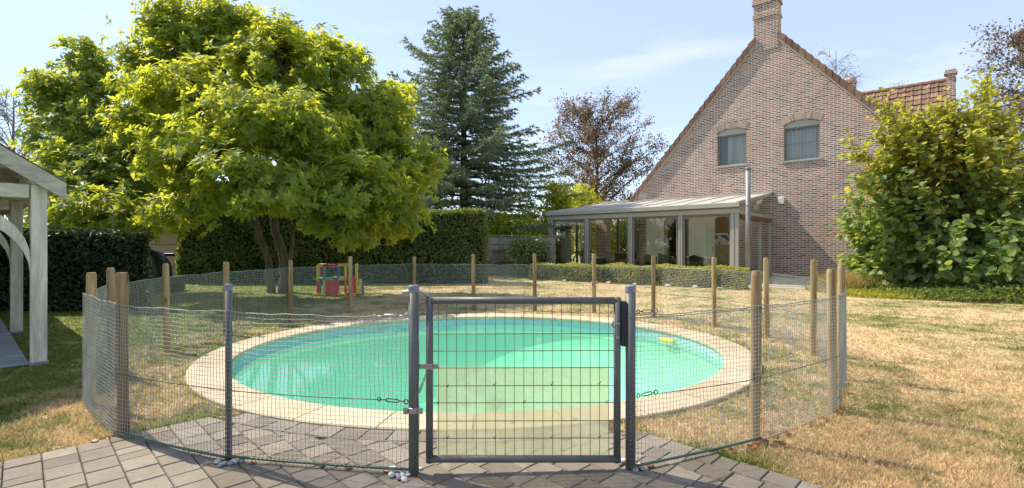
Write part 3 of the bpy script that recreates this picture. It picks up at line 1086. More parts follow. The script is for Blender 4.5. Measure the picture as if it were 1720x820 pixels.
def build_fence():
    root = empty('pool_fence', (-0.3, 5.9, 0), 'galvanised wire mesh fence on round wooden posts encircling the pool', 'fence')
    wp = []
    for i, ((x, y), tp, wd) in enumerate(zip(WOOD, WTOP, WWID)):
        c = G(x, y); D = c[1]
        h = CAM_H - (tp - 410) / FPX * D
        r = wd / FPX * D / 2
        r = 0.45 * r + 0.45 * 0.034
        wp.append(c)
        round_post(c, r, h, M['post_wood'], root, 'wooden_post', 14, (random.uniform(-.012, .012), random.uniform(-.012, .012)))
    steel_post(THIN, 0.0185, CAM_H - (478 - 410) / FPX * THIN[1], root, True)
    steel_post(GATE_L, 0.0275, CAM_H - (480 - 410) / FPX * GATE_L[1], root)
    steel_post(GATE_R, 0.0275, CAM_H - (480 - 410) / FPX * GATE_R[1], root)
    # mesh runs outside of the posts
    cen = np.array((-0.3, 5.9, 0))

    def outw(p, k):
        d = np.array(p) - cen; d[2] = 0
        return np.array(p) + d / np.linalg.norm(d) * k
    line = [np.array(GATE_L) + (0.03, -0.012, 0), THIN + np.array((0, -0.022, 0))] + [outw(p, 0.042) for p in wp] + [np.array(GATE_R) + (-0.012, -0.03, 0)]
    for i in range(len(line) - 1):
        mesh_panel(line[i], line[i + 1], root, seed=i)
    # tension wires
    def wire(z, rad, mat, pts, name, amp=0.004):
        P = []
        for a, b in zip(pts[:-1], pts[1:]):
            for t in np.linspace(0, 1, 7)[:-1]:
                p = a + (b - a) * t
                P.append((p[0], p[1], z + math.sin(t * math.pi) * -0.006 + random.uniform(-amp, amp) * 0.5))
        P.append((pts[-1][0], pts[-1][1], z))
        return MB().tube(P, rad, 5).build(name, mat, root, smooth=True)
    left = line[:6]; right = line[-6:]
    lin = [np.array(p) for p in line]
    inner = [outw(p, -0.03) for p in line]
    wire(0.85, 0.002, M['green_wire'], lin[1:], 'top_wire')
    wire(0.42, 0.0024, M['rust'], [lin[0] + (-0.17, 0, 0)] + lin[1:-1] + [lin[-1] + (0.12, 0.05, 0)], 'tension_wire')
    wire(0.052, 0.0075, M['green_wire'], [lin[0] + (0, -0.01, 0), lin[1] + (0, -0.012, 0)], 'bottom_rail', 0.001)
    wire(0.045, 0.0075, M['green_wire'], [lin[1] + (0, -0.012, 0), lin[2]], 'bottom_rail', 0.001)
    wire(0.05, 0.0075, M['green_wire'], [lin[-2], lin[-1] + (0, -0.012, 0)], 'bottom_rail', 0.001)
    wire(0.03, 0.002, M['green_wire'], lin[2:-1], 'bottom_wire')
    dl = (GATE_L - THIN); dl /= np.linalg.norm(dl)
    g = np.array(GATE_L) + (0, -0.03, 0)
    turnbuckle(root, g - dl * 0.2 + (0, 0, 0.42), g - dl * 0.025 + (0, 0, 0.415), M['rust'])
    turnbuckle(root, g - dl * 0.225 + (0, 0, 0.862), g - dl * 0.02 + (0, 0, 0.872), M['galv'])
    dr = (line[-2] - GATE_R); dr[2] = 0; dr /= np.linalg.norm(dr)
    g = np.array(GATE_R) + (0, -0.03, 0)
    turnbuckle(root, g + dr * 0.03 + (0, 0, 0.425), g + dr * 0.17 + (0, 0, 0.432), M['rust'])
    turnbuckle(root, g + dr * 0.03 + (0, 0, 0.882), g + dr * 0.17 + (0, 0, 0.88), M['green_wire'])
    clamp_bracket(root, np.array(GATE_L) + (0, 0, CAM_H - (688 - 410) / FPX * GATE_L[1]), 0.0275, 0.052, M['galv'], 0.016)
    return wp


WP = build_fence()


# ------------------------------------------------------------------ gate
def mat_sheet():
    m, nt, out = new_mat('translucent_sheet')
    pos = position(nt)
    n1 = noise(nt, pos, 4, 4)
    n2 = noise(nt, pos, 30, 3)
    tr = N(nt, 'ShaderNodeBsdfTransparent'); tr.inputs['Color'].default_value = (0.97, 0.97, 0.87, 1)
    df = N(nt, 'ShaderNodeBsdfDiffuse')
    tl = N(nt, 'ShaderNodeBsdfTranslucent')
    c = ramp(nt, [(0.35, (0.74, 0.74, 0.55)), (0.7, (0.82, 0.81, 0.63))], n1.outputs['Fac'])
    for x in (df, tl): nt.links.new(c.outputs['Color'], x.inputs['Color'])
    a = N(nt, 'ShaderNodeMixShader'); a.inputs[0].default_value = 0.6
    nt.links.new(df.outputs[0], a.inputs[1]); nt.links.new(tl.outputs[0], a.inputs[2])
    b = N(nt, 'ShaderNodeMixShader')
    f = ramp(nt, [(0.35, (0.38,) * 3), (0.7, (0.47,) * 3)], n2.outputs['Fac'])
    nt.links.new(f.outputs['Color'], b.inputs[0])
    nt.links.new(tr.outputs[0], b.inputs[1]); nt.links.new(a.outputs[0], b.inputs[2])
    nt.links.new(b.outputs[0], out.inputs['Surface'])
    return m


M['sheet'] = mat_sheet()


def build_gate():
    yl, yr = GATE_L[1], GATE_R[1]

    def pt(x, y, off=0.0):
        t = (x - 695) / (1059 - 695)
        D = yl + (yr - yl) * t
        p = P3(x, y, D)
        return p + np.array((0, off, 0))
    c = pt(878, 771)
    root = empty('pool_gate', (c[0], c[1], 0), 'closed grey metal gate with square wire grid and pale plastic sheet', 'gate')
    r = 0.0185
    tl, tr_, bl, br = pt(721.5, 505), pt(1036.5, 505), pt(721.5, 771), pt(1036.5, 771)
    m = MB()
    # square-ish rounded tube frame mitred at the corners
    def rail(a, b):
        a = np.array(a); b = np.array(b); d = b - a; d /= np.linalg.norm(d)
        m.tube([a - d * r * 0.95, b + d * r * 0.95], r * 1.06, 12, True, math.pi / 12)
    rail(tl, tr_); rail(bl, br); rail(bl, tl); rail(br, tr_)
    fo = m.build('frame', M['steel'], root)
    for pl in fo.data.polygons: pl.use_smooth = len(pl.vertices) == 4
    wires_x = [680 + z / 2.157 for z in (122, 152, 187, 222, 258, 293, 328, 363, 396, 431, 466, 500, 535, 568, 603, 636, 671, 705, 738)]
    for x in wires_x:
        xx = x
        MB().tube([pt(xx, 508), pt(xx + 0.3, 769)], 0.0018, 6).build('vertical_wire', M['steel'], root, smooth=True)
    for y in (561, 589.5, 618, 648, 676.5, 707, 736):
        MB().tube([pt(724, y, -0.004), pt(1034, y - 0.8, -0.004)], 0.0022, 6).build('horizontal_wire', M['steel'], root, smooth=True)
    a, b, c_, d = pt(733, 617, 0.012), pt(1023, 617, 0.012), pt(1023, 767, 0.012), pt(733, 767, 0.012)
    m = MB()
    k = np.array((0, 0.002, 0))
    m.hexa([d, c_, c_ + k, d + k, a, b, b + k, a + k])
    m.build('plastic_sheet', M['sheet'], root)
    for (x, y) in ((751, 649), (830, 647), (926, 646), (1006, 645), (735, 677), (880, 676), (1018, 676), (751, 736), (830, 736), (926, 735), (1006, 735)):
        p = pt(x, y)
        mm = MB(); mm.ring(p, 0.006, 0.0016, (0.7, 0.1, 0.7), 8, 5); mm.tube([p + (0.003, -0.006, 0.004), p + (0.012, -0.012, 0.018)], 0.0014, 4)
        mm.build('cable_tie', M['black'], root)
    # hinge clamp on the frame, hinge bolt through the post
    h = pt(721.5, 615)
    m = MB()
    m.lathe((h[0], h[1], h[2] - 0.016), [(r + 0.003, 0), (r + 0.006, 0.003), (r + 0.006, 0.029), (r + 0.003, 0.032)], 16)
    m.bbox(h[0] - 0.055, h[0] - r, h[1] - 0.012, h[1] - 0.004, h[2] - 0.012, h[2] + 0.012, 0.002)
    m.bbox(h[0] + r, h[0] + 0.05, h[1] - 0.012, h[1] - 0.004, h[2] - 0.012, h[2] + 0.012, 0.002)
    m.tube([(h[0] + 0.038, h[1] - 0.022, h[2]), (h[0] + 0.038, h[1] + 0.01, h[2])], 0.008, 8)
    m.build('hinge_clamp', M['galv'], root)
    q0 = P3(676, 491, yl - 0.005); q1 = P3(706, 490, yl - 0.005); q2 = P3(714, 493, yl); q3 = P3(720, 500, yl)
    MB().tube([q0, P3(690, 490.5, yl), q1, q2, q3], [0.0115, 0.0115, 0.0085, 0.0085, 0.0085], 10).build('hinge_bolt', M['galv'], root, smooth=True)
    # closing spring, a real coil
    s0 = P3(704, 660, yl + 0.01); s1 = P3(717, 622, yl + 0.02)
    dd = s1 - s0
    e1 = np.array((0, 1.0, 0)); e2 = np.cross(dd / np.linalg.norm(dd), e1)
    pts = [s0 + dd * t + 0.0065 * (math.cos(t * 22 * 6.283) * e1 + math.sin(t * 22 * 6.283) * e2) for t in np.linspace(0, 1, 22 * 8)]
    MB().tube(pts, 0.0016, 4).build('closing_spring', M['galv'], root, smooth=True)
    # lock case, handle, cylinder
    x0, x1 = pt(1043.5, 540)[0], pt(1052, 540)[0]
    z1, z0 = pt(1047, 506)[2], pt(1047, 581)[2]
    yy = pt(1047, 540)[1]
    MB().bbox(x0 - 0.003, x1, yy - 0.022, yy + 0.022, z0, z1, 0.004).build('lock_case', M['black'], root)
    p = pt(1036, 542)
    m = MB(); m.tube([p + (0, -0.018, 0), p + (0, -0.05, 0)], 0.007, 8)
    m.tube([p + (0, -0.05, 0), p + (-0.014, -0.052, 0.004), p + (-0.03, -0.05, 0.012), p + (-0.034, -0.05, -0.008), p + (-0.022, -0.05, -0.02)], [0.008, 0.008, 0.007, 0.007, 0.005], 8)
    m.build('handle', M['galv'], root, smooth=True)
    p = pt(1036, 566)
    MB().tube([p + (0, -0.015, 0), p + (0, -0.026, 0)], 0.0085, 12).build('lock_cylinder', M['galv'], root)


build_gate()


# ------------------------------------------------------------------ pebbles and fallen leaves round the fence feet
def build_pebbles():
    def pebble(c, r, mat):
        m = bpy.data.meshes.new('pebble')
        bm = bmesh.new(); bmesh.ops.create_icosphere(bm, subdivisions=2, radius=1.0)
        k = [random.uniform(.8, 1.25), random.uniform(.7, 1.1), random.uniform(.5, .75)]
        ph = [random.uniform(0, 6) for _ in range(3)]
        for v in bm.verts:
            f = 1 + 0.1 * math.sin(3 * v.co.x + ph[0]) + 0.09 * math.sin(3.5 * v.co.y + ph[1]) + 0.08 * math.sin(3 * v.co.z + ph[2])
            v.co = Vector((v.co.x * k[0], v.co.y * k[1], v.co.z * k[2])) * f * r
        bm.to_mesh(m); bm.free()
        m.polygons.foreach_set('use_smooth', [True] * len(m.polygons))
        o = link_mesh('pebble', m, mat, None, (c[0], c[1], c[2] + r * k[2] * 0.85))
        o.rotation_euler = (random.uniform(-.3, .3), random.uniform(-.3, .3), random.uniform(0, 6))
        return o
    sets = [((384, 777), [(-18, 8), (-9, 12), (2, 11), (9, 7), (-14, 14), (22, 6)], 'pebble heaped at the foot of the thin steel fence post', 'pebbles at the thin steel post'),
            ((692, 800), [(-32, -3), (-24, -1), (-16, 2), (-25, 7), (-15, 9), (-34, 8), (-8, 7), (14, -4), (-22, 13), (-12, 15)], 'pebble heaped at the foot of the left gate post', 'pebbles at the left gate post'),
            ((1059, 794), [(-17, -6), (-10, -9), (6, 4), (15, -4), (20, 3), (10, 6)], 'pebble lying at the foot of the right gate post', 'pebbles at the right gate post')]
    for (bx, by), offs, lab, grp in sets:
        for (dx, dy) in offs:
            c = G(bx + dx, by + dy)
            o = pebble((c[0], c[1], 0.022), random.uniform(0.013, 0.022), M['pebble'] if random.random() < 0.72 else M['pebble_dark'])
            tag(o, lab, 'pebble', grp)

    def dleaf(c, z, s, lab, grp, curl):
        V = []; F = []
        n = 5
        an = random.uniform(0, 6.28)
        ca, sa = math.cos(an), math.sin(an)
        for i in range(n + 1):
            t = i / n
            w = 0.42 * math.sin(math.pi * min(1, t * 0.95 + 0.03)) ** 0.8
            for sgn in (-1, 0, 1):
                x = (t - 0.5); y = sgn * w * (1 - 0.2 * curl); zz = curl * (0.55 * x * x + (0.6 * abs(y)) * (sgn != 0)) + 0.05
                V.append((s * (x * ca - y * sa), s * (x * sa + y * ca), s * zz))
        for i in range(n):
            for j in range(2):
                F.append((i * 3 + j, i * 3 + j + 1, (i + 1) * 3 + j + 1, (i + 1) * 3 + j))
        m = MB().add(V, F)
        me = m.mesh('dead_leaf')
        o = link_mesh('dead_leaf', me, M['dead_leaf'], None, (c[0], c[1], z))
        tag(o, lab, 'leaf', grp)
        return o
    for (x, y) in ((1297, 735), (1285, 747), (1310, 752), (1320, 732), (1275, 752), (1262, 758)):
        dleaf(G(x, y), 0.015, random.uniform(.05, .085), 'curled brown leaf in the grass by the foot of the nearest right wooden post', 'leaves at the nearest right wooden post', 0.9)
    for (x, y) in ((1418, 690), (1409, 697), (1430, 668), (1384, 709), (1404, 668)):
        dleaf(G(x, y), 0.02, random.uniform(.05, .08), 'brown leaf in the grass by the outermost right wooden posts', 'leaves at the outer right wooden posts', 0.8)
    for (x, y) in ((540, 790), (585, 795), (648, 800), (425, 786)):
        dleaf(G(x, y), 0.024, random.uniform(.04, .055), 'small rust coloured leaf on the pavers below the left mesh panel', 'leaves below the left mesh panel', 0.6)
    for (x, y) in ((1077, 796), (1092, 792), (1215, 766), (1228, 763), (1268, 782)):
        dleaf(G(x, y), 0.024, random.uniform(.04, .06), 'small rust coloured leaf on the paving edge right of the gate', 'leaves right of the gate', 0.6)
    for (x, y) in ((158, 748), (172, 743), (185, 738)):
        dleaf(G(x, y), 0.02, random.uniform(.045, .06), 'dark red leaf on the grass edge by the front left wooden post', 'leaves at the front left wooden post', 0.6)
    for (x, y) in ((1498, 561), (1510, 555), (1515, 640), (1487, 545), (1600, 690)):
        dleaf(G(x, y), 0.025, random.uniform(.06, .09), 'lone dry leaf lying out on the straw lawn at right', 'leaves on the open lawn', 0.7)


build_pebbles()


# ------------------------------------------------------------------ brick house
APEX_S, APEX_Z = -1.60, 9.60
S_L = -6.96; Z_EAVE = 3.55
SLOPE = (APEX_Z - Z_EAVE) / (APEX_S - S_L)
S_R = 2 * APEX_S - S_L


def rake(s):
    return APEX_Z - SLOPE * abs(s - APEX_S)


WIN = [(-3.46, -2.36, 4.42, 5.78), (-1.02, 0.12, 4.36, 5.72)]
ARCH = 0.13


def build_house():
    root = empty('brick_house', H(-1.6, -4, 0), 'red brown brick house with steep tiled gable roof and gable chimney', 'house')
    # gable wall with two arched window openings; thickness 0.3
    m = MB()
    br = [S_L]
    for (a, b, z0, z1) in WIN:
        br += list(np.linspace(a, b, 9))
    br += [APEX_S, S_R]
    br = sorted(set(round(x, 5) for x in br))

    def head(s, w):
        a, b, z0, z1 = w
        t = (s - a) / (b - a) * 2 - 1
        return z1 + ARCH * (1 - t * t)
    for a, b in zip(br[:-1], br[1:]):
        win = None
        for w in WIN:
            if a >= w[0] - 1e-4 and b <= w[1] + 1e-4: win = w
        if win:
            m.add([H(a, 0, -0.1), H(b, 0, -0.1), H(b, 0, win[2]), H(a, 0, win[2])], [(0, 1, 2, 3)])
            m.add([H(a, 0, head(a, win)), H(b, 0, head(b, win)), H(b, 0, rake(b)), H(a, 0, rake(a))], [(0, 1, 2, 3)])
            m.add([H(a, 0, head(a, win)), H(b, 0, head(b, win)), H(b, -0.3, head(b, win)), H(a, -0.3, head(a, win))], [(0, 1, 2, 3)])
            m.add([H(a, 0, win[2]), H(b, 0, win[2]), H(b, -0.3, win[2]), H(a, -0.3, win[2])], [(0, 1, 2, 3)])
        else:
            m.add([H(a, 0, -0.1), H(b, 0, -0.1), H(b, 0, rake(b)), H(a, 0, rake(a))], [(0, 1, 2, 3)])
    for (a, b, z0, z1) in WIN:
        for s in (a, b):
            m.add([H(s, 0, z0), H(s, -0.3, z0), H(s, -0.3, z1), H(s, 0, z1)], [(0, 1, 2, 3)])
    # side walls going back
    for s in (S_L, S_R):
        m.add([H(s, 0, -0.1), H(s, -9, -0.1), H(s, -9, Z_EAVE), H(s, 0, Z_EAVE)], [(0, 1, 2, 3)])
    m.build('gable_wall', M['brick'], root)
    # windows
    dark = mat_plain('dark_room', (0.12, 0.12, 0.125), 0.9, 0, 0.1)
    curtain = mat_plain('net_curtain', (0.4, 0.4, 0.4), 0.9, 0, 0.04, 1)
    for wi, (a, b, z0, z1) in enumerate(WIN):
        fr = MB()
        q = -0.12
        fw = 0.055
        zt = z1 - 0.13
        fr.bbox(a + .002, a + fw, q - 0.06, q, z0 + 0.002, zt, 0.004, H); fr.bbox(b - fw, b - .002, q - 0.06, q, z0 + 0.002, zt, 0.004, H)
        fr.bbox(a + fw, b - fw, q - 0.06, q - .002, z0 + 0.002, z0 + fw, 0.004, H)
        fr.bbox(a + fw, b - fw, q - 0.06, q - .002, zt - fw, zt, 0.004, H)
        w = fr.build('window', M['alu_dark'], root)
        # shutter box with arched top
        sb = MB()
        n = 8
        V = []
        for i in range(n + 1):
            s = a + (b - a) * i / n
            V += [H(s, q + 0.03, zt), H(s, q + 0.03, head(s, WIN[wi]) - 0.003), H(s, q - 0.05, zt), H(s, q - 0.05, head(s, WIN[wi]) - 0.003)]
        F = []
        for i in range(n):
            k = i * 4
            F += [(k, k + 4, k + 5, k + 1), (k, k + 2, k + 6, k + 4)]
        sb.add(V, F).build('shutter_box', M['alu'], w)
        MB().bbox(a - 0.07, b + 0.07, -0.11, 0.055, z0 - 0.065, z0 - 0.004, 0.006, H).build('sill', M['alu'], w)
        MB().box(a + fw, b - fw, q - 0.03, q - 0.024, z0 + fw, zt - fw, H).build('pane', M['glass'], w)
        mu = MB()
        if wi == 0:
            mu.box(a + (b - a) * .52, a + (b - a) * .55, q - 0.05, q - 0.034, z0 + fw, zt - fw, H)
        else:
            mu.box(a + (b - a) * .47, a + (b - a) * .485, q - 0.05, q - 0.034, z0 + fw, zt - fw, H)
            mu.box(a + fw, b - fw, q - 0.05, q - 0.034, z0 + .62, z0 + .636, H)
        mu.build('glazing_bar', M['alu_dark'], w)
        # room seen through the pane
        rm = MB()
        rm.box(a - .3, b + .3, -1.6, -0.31, z0 - .3, z1 + .3, H)
        rmo = rm.build('room', dark, w)
        cu = MB()
        n = 24
        c0, c1 = (a + (b - a) * .3, b) if wi == 0 else (a, b)
        V = []
        for i in range(n + 1):
            s = c0 + (c1 - c0) * i / n
            dz = 0
            V += [H(s, q - 0.14 + 0.02 * math.sin(i * 1.9), z0), H(s, q - 0.14 + 0.02 * math.sin(i * 1.9), zt - 0.05)]
        cu.add(V, [(2 * i, 2 * i + 2, 2 * i + 3, 2 * i + 1) for i in range(n)]).build('curtain', curtain, w)
        # soldier course bricks
        nb = 14
        for i in range(nb):
            s0 = a - 0.06 + (b - a + 0.12) * i / nb; s1 = a - 0.06 + (b - a + 0.12) * (i + 1) / nb - 0.022
            def hh(s):
                t = (s - a) / (b - a) * 2 - 1
                return z1 + ARCH * (1 - t * t)
            sl0 = (s0 - (a + b) / 2) * 0.16; sl1 = (s1 - (a + b) / 2) * 0.16
            mm = MB()
            mm.hexa([H(s0, 0.001, hh(s0) + .004), H(s1, 0.001, hh(s1) + .004), H(s1, 0.009, hh(s1) + .004), H(s0, 0.009, hh(s0) + .004),
                     H(s0 + sl0, 0.001, hh(s0) + .225), H(s1 + sl1, 0.001, hh(s1) + .225), H(s1 + sl1, 0.009, hh(s1) + .225), H(s0 + sl0, 0.009, hh(s0) + .225)])
            mm.build('arch_brick', M['arch_brick'], w)
        bk = MB()
        V = []
        for i in range(9):
            s = a - 0.07 + (b - a + 0.14) * i / 8
            t = (s - a) / (b - a) * 2 - 1
            z = z1 + ARCH * (1 - t * t)
            V += [H(s, 0.006, z + .003), H(s, 0.006, z + .228)]
        bk.add(V, [(2 * i, 2 * i + 2, 2 * i + 3, 2 * i + 1) for i in range(8)]).build('arch_mortar', M['mortar'], w)
    # roof slabs (thick, running back)
    for sgn, se in ((-1, S_L - 0.35), (1, S_R + 0.35)):
        zr = lambda s: rake(s) + 0.03
        m = MB()
        pts = []
        for q in (0.02, -9.2):
            for (s, dz) in ((APEX_S, 0), (se, 0), (se, 0.1), (APEX_S, 0.1)):
                pts.append(H(s, q, zr(s) + dz))
        m.hexa(pts)
        m.build('roof_slope', M['tile'], root)
        # verge: pale fillet and stepped tiles
        L = abs(se - APEX_S)
        n = 27
        f = MB()
        pts = []
        for q in (0.0005, 0.07):
            for (s, dz) in ((APEX_S + .44 * sgn, -0.22), (se, -0.22), (se, -0.13), (APEX_S + .44 * sgn, -0.13)):
                pts.append(H(s, q, zr(s) + dz))
        f.hexa(pts)
        f.build('verge_fillet', M['mortar'], root)
        for i in range(n):
            sa = APEX_S + (se - APEX_S) * (i + 0.0) / n; sb_ = APEX_S + (se - APEX_S) * (i + 1.18) / n
            if abs(sa - APEX_S) < 0.36: continue
            lift = 0.075
            mm = MB()
            dr = 0.33
            mm.hexa([H(sa, -0.24, zr(sa) + 0.06), H(sb_, -0.24, zr(sb_) + 0.06 + lift), H(sb_, 0.10, zr(sb_) + 0.06 + lift), H(sa, 0.10, zr(sa) + 0.06),
                     H(sa, -0.24, zr(sa) + 0.1), H(sb_, -0.24, zr(sb_) + 0.1 + lift), H(sb_, 0.10, zr(sb_) + 0.1 + lift), H(sa, 0.10, zr(sa) + 0.1)])
            mm.hexa([H(sa, 0.075, zr(sa) - dr + 0.17), H(sb_, 0.075, zr(sb_) - dr + 0.13 + lift), H(sb_, 0.112, zr(sb_) - dr + 0.13 + lift), H(sa, 0.112, zr(sa) - dr + 0.17),
                     H(sa, 0.075, zr(sa) + 0.094), H(sb_, 0.075, zr(sb_) + 0.094 + lift), H(sb_, 0.112, zr(sb_) + 0.094 + lift), H(sa, 0.112, zr(sa) + 0.094)])
            mm.build('verge_tile', M['tile'], root)
    # ridge
    MB().tube([H(APEX_S, -0.5, APEX_Z + 0.12), H(APEX_S, -9.2, APEX_Z + 0.12)], 0.13, 10).build('ridge_tiles', M['tile'], root)
    # pale block at the lower left end of the gable
    MB().bbox(S_L - 0.03, S_L + 0.42, -0.02, 0.03, Z_EAVE - 0.28, Z_EAVE + 0.02, 0.01, H).build('kneeler_stone', M['mortar'], root)
    # gable chimney
    cs = -1.66
    ch = MB()
    ch.box(cs - 0.42, cs + 0.42, -0.55, 0.035, 8.7, 11.4, H)
    co = ch.build('chimney', M['brick'], root)
    for (z0, z1, e) in ((9.98, 10.06, 0.04), (10.06, 10.13, 0.02), (10.5, 10.58, 0.05), (10.58, 10.8, 0.03), (11.25, 11.45, 0.07)):
        MB().box(cs - 0.42 - e, cs + 0.42 + e, -0.55 - e, 0.035 + e, z0, z1 - .003, H).build('corbel_band', M['brick'], co)
    # small chimney behind the ridge slope
    p = P3(1427, 152, 21.5)
    c2 = MB(); c2.lathe((p[0], p[1], p[2] - 1.2), [(0.24, 0), (0.24, 1.45), (0.27, 1.46), (0.27, 1.6), (0.2, 1.72), (0.12, 1.76)], 12)
    c2.build('chimney', M['brick'], root)
    # wing with roof slope facing the camera: ridge parallel to the gable wall
    qr = -5.0
    zr, ze = 7.62, 4.2
    s0, s1 = 0.6, 3.85
    sx1 = 6.2
    run = 3.2
    wl = MB()
    wl.box(s0, 3.75, -9.5, -1.9, -0.1, ze, H)
    wl.add([H(3.75, -1.9, ze), H(3.75, -8.1, ze), H(3.75, -5.0, zr)], [(0, 1, 2)])
    wl.build('wing_wall', M['brick'], root)
    # wing roof: real tiles lapped in rows
    rf = MB()
    rf.hexa([H(s0, qr, zr - 0.12), H(s1, qr, zr - 0.12), H(s1, qr + run, ze - 0.12), H(s0, qr + run, ze - 0.12),
             H(s0, qr, zr - 0.04), H(s1, qr, zr - 0.04), H(s1, qr + run, ze - 0.04), H(s0, qr + run, ze - 0.04)])
    rf.add([H(s0, qr, zr - .04), H(s1, qr, zr - .04), H(s1, qr - run, ze - .04), H(s0, qr - run, ze - .04)], [(0, 1, 2, 3)])
    wr = rf.build('wing_roof', M['tile'], root)
    rows = 14; cols = 13
    slope_len = math.hypot(run, zr - ze)
    dn = np.array((run, ze - zr)) / slope_len      # (q, z) along slope down
    nrm_ = np.array((-dn[1], dn[0]))               # outward
    tw = (s1 - s0) / cols
    tile_me = None
    for r in range(rows):
        for c in range(cols):
            a = r * slope_len / rows; b = (r + 1.12) * slope_len / rows
            sa = s0 + c * tw + 0.004; sb_ = s0 + (c + 1) * tw - 0.004
            jit = random.uniform(-.006, .006)

            def S(s, l, h):
                return H(s, qr + dn[0] * l + nrm_[0] * h, zr + dn[1] * l + nrm_[1] * h)
            if tile_me is None:
                o_ = S(sa, a, 0)
                base = np.array(o_)
                mm = MB()
                sm = (sa + sb_) / 2
                pr = [(sa, 0.0), (sa + tw * .28, 0.012), (sa + tw * .55, 0.0), (sa + tw * .78, 0.035), (sb_, 0.03)]
                V = []
                for (s, h) in pr:
                    V += [S(s, a, h - 0.03), S(s, b, h + 0.01), S(s, b, h + 0.045), S(s, a, h + 0.005)]
                F = []
                for i in range(len(pr) - 1):
                    k = 4 * i
                    F += [(k, k + 1, k + 5, k + 4), (k + 1, k + 2, k + 6, k + 5), (k + 2, k + 3, k + 7, k + 6), (k + 3, k, k + 4, k + 7)]
                F += [(0, 1, 2, 3), (4 * len(pr) - 1, 4 * len(pr) - 2, 4 * len(pr) - 3, 4 * len(pr) - 4)]
                tile_me = mm.add(V, F).mesh('roof_tile', base)
            o = link_mesh('roof_tile', tile_me, M['tile'], wr)
            o.location = Vector(np.array(S(sa, a, jit)) - ORG[root])
    rg = MB()
    for i in range(10):
        a = s0 + (s1 - s0) * i / 10; b = s0 + (s1 - s0) * (i + 1) / 10
        rg.tube([H(a, qr, zr + 0.01), H(b + .02, qr, zr + 0.01)], [0.1, 0.115], 10)
    rg.build('ridge_tiles', M['tile'], wr)
    p = P3(1597, 150, 18.6)
    c3 = MB(); c3.box(-0.13, 0.13, -0.13, 0.13, -0.5, 0.55, lambda a, b, z: (p[0] + WV[0] * a + NV[0] * b, p[1] + WV[1] * a + NV[1] * b, p[2] + z))
    c3.box(-0.19, 0.19, -0.19, 0.19, 0.55, 0.62, lambda a, b, z: (p[0] + WV[0] * a + NV[0] * b, p[1] + WV[1] * a + NV[1] * b, p[2] + z))
    c3.box(-0.16, 0.16, -0.16, 0.16, 0.62, 0.72, lambda a, b, z: (p[0] + WV[0] * a + NV[0] * b, p[1] + WV[1] * a + NV[1] * b, p[2] + z))
    c3.build('chimney', M['brick'], root)
    # wall lamp box
    zb = CAM_H + (410 - 338) / FPX * 18.6
    lamp = MB(); lamp.bbox(-1.2, -1.0, 0.0, 0.12, zb - 0.12, zb + 0.14, 0.02, H)
    o = lamp.build('wall_light', M['white_plaster'], origin=H(-1.1, 0.06, zb))
    tag(o, 'square white light fitting on the brick wall by the conservatory', 'wall light')
    # ground floor: white doors and openings behind the conservatory glass
    gz = 0.02
    for (a, b, mt, nm) in ((-6.55, -5.72, 'white_plaster', 'white_door'), (-4.62, -3.45, 'white_plaster', 'white_door')):
        d = MB(); d.bbox(a, b, 0.004, 0.05, gz, 2.35, 0.006, H)
        dd = d.build(nm, M[mt], root)
        g = MB(); g.box(a + (b - a) * .66, a + (b - a) * .665 + .006, 0.0505, 0.056, 0.1, 2.3, H); g.build('door_joint', M['alu'], dd)
        k = MB(); k.bbox(b - .17, b - .15, 0.0505, 0.09, 1.0, 1.14, 0.004, H); k.build('handle', M['galv'], dd)
    d = MB(); d.bbox(-5.55, -4.72, 0.004, 0.04, gz, 2.3, 0.006, H); do = d.build('glazed_door', M['black'], root)
    d = MB(); d.box(-5.42, -5.17, 0.042, 0.048, 0.3, 2.15, H); d.build('pane', M['mirror'], do)
    d = MB(); d.box(-5.08, -4.84, 0.042, 0.048, 0.3, 2.15, H); d.build('pane', M['mirror'], do)
    d = MB(); d.bbox(-5.16, -5.1, 0.04, 0.07, 0.1, 2.25, 0.004, H); d.build('door_frame', M['white_plaster'], do)
    d = MB(); d.bbox(-3.42, -2.9, 0.004, 0.4, gz, 2.3, 0.01, H); cab = d.build('kitchen_cabinet', M['brown_wood'], root)
    d = MB(); d.bbox(-3.4, -2.92, 0.405, 0.42, 1.25, 1.55, 0.004, H); d.build('oven_door', M['black'], cab)
    d = MB(); d.bbox(-3.4, -2.92, 0.405, 0.44, 1.62, 1.66, 0.004, H); d.build('cabinet_shelf', M['white_plaster'], cab)


M['arch_brick'] = mat_paver('arch_brick', (0.3, 0.215, 0.18), (0.42, 0.31, 0.25), (0.5, 0.4, 0.33), 40, 0.15)
M['mortar'] = mat_plain('pale_mortar', (0.5, 0.44, 0.36), 0.9, 0, 0.12, 8, 0.2)
M['brown_wood'] = mat_plain('brown_cabinet', (0.16, 0.09, 0.05), 0.5, 0, 0.15)
M['mirror'] = mat_glass('door_glass', (0.1, 0.11, 0.1), 1.0)
build_house()


# ------------------------------------------------------------------ conservatory
CS0, CS1 = -8.97, -1.43      # along the wall
CQ = 4.16
ZE, ZW = 2.57, 3.16


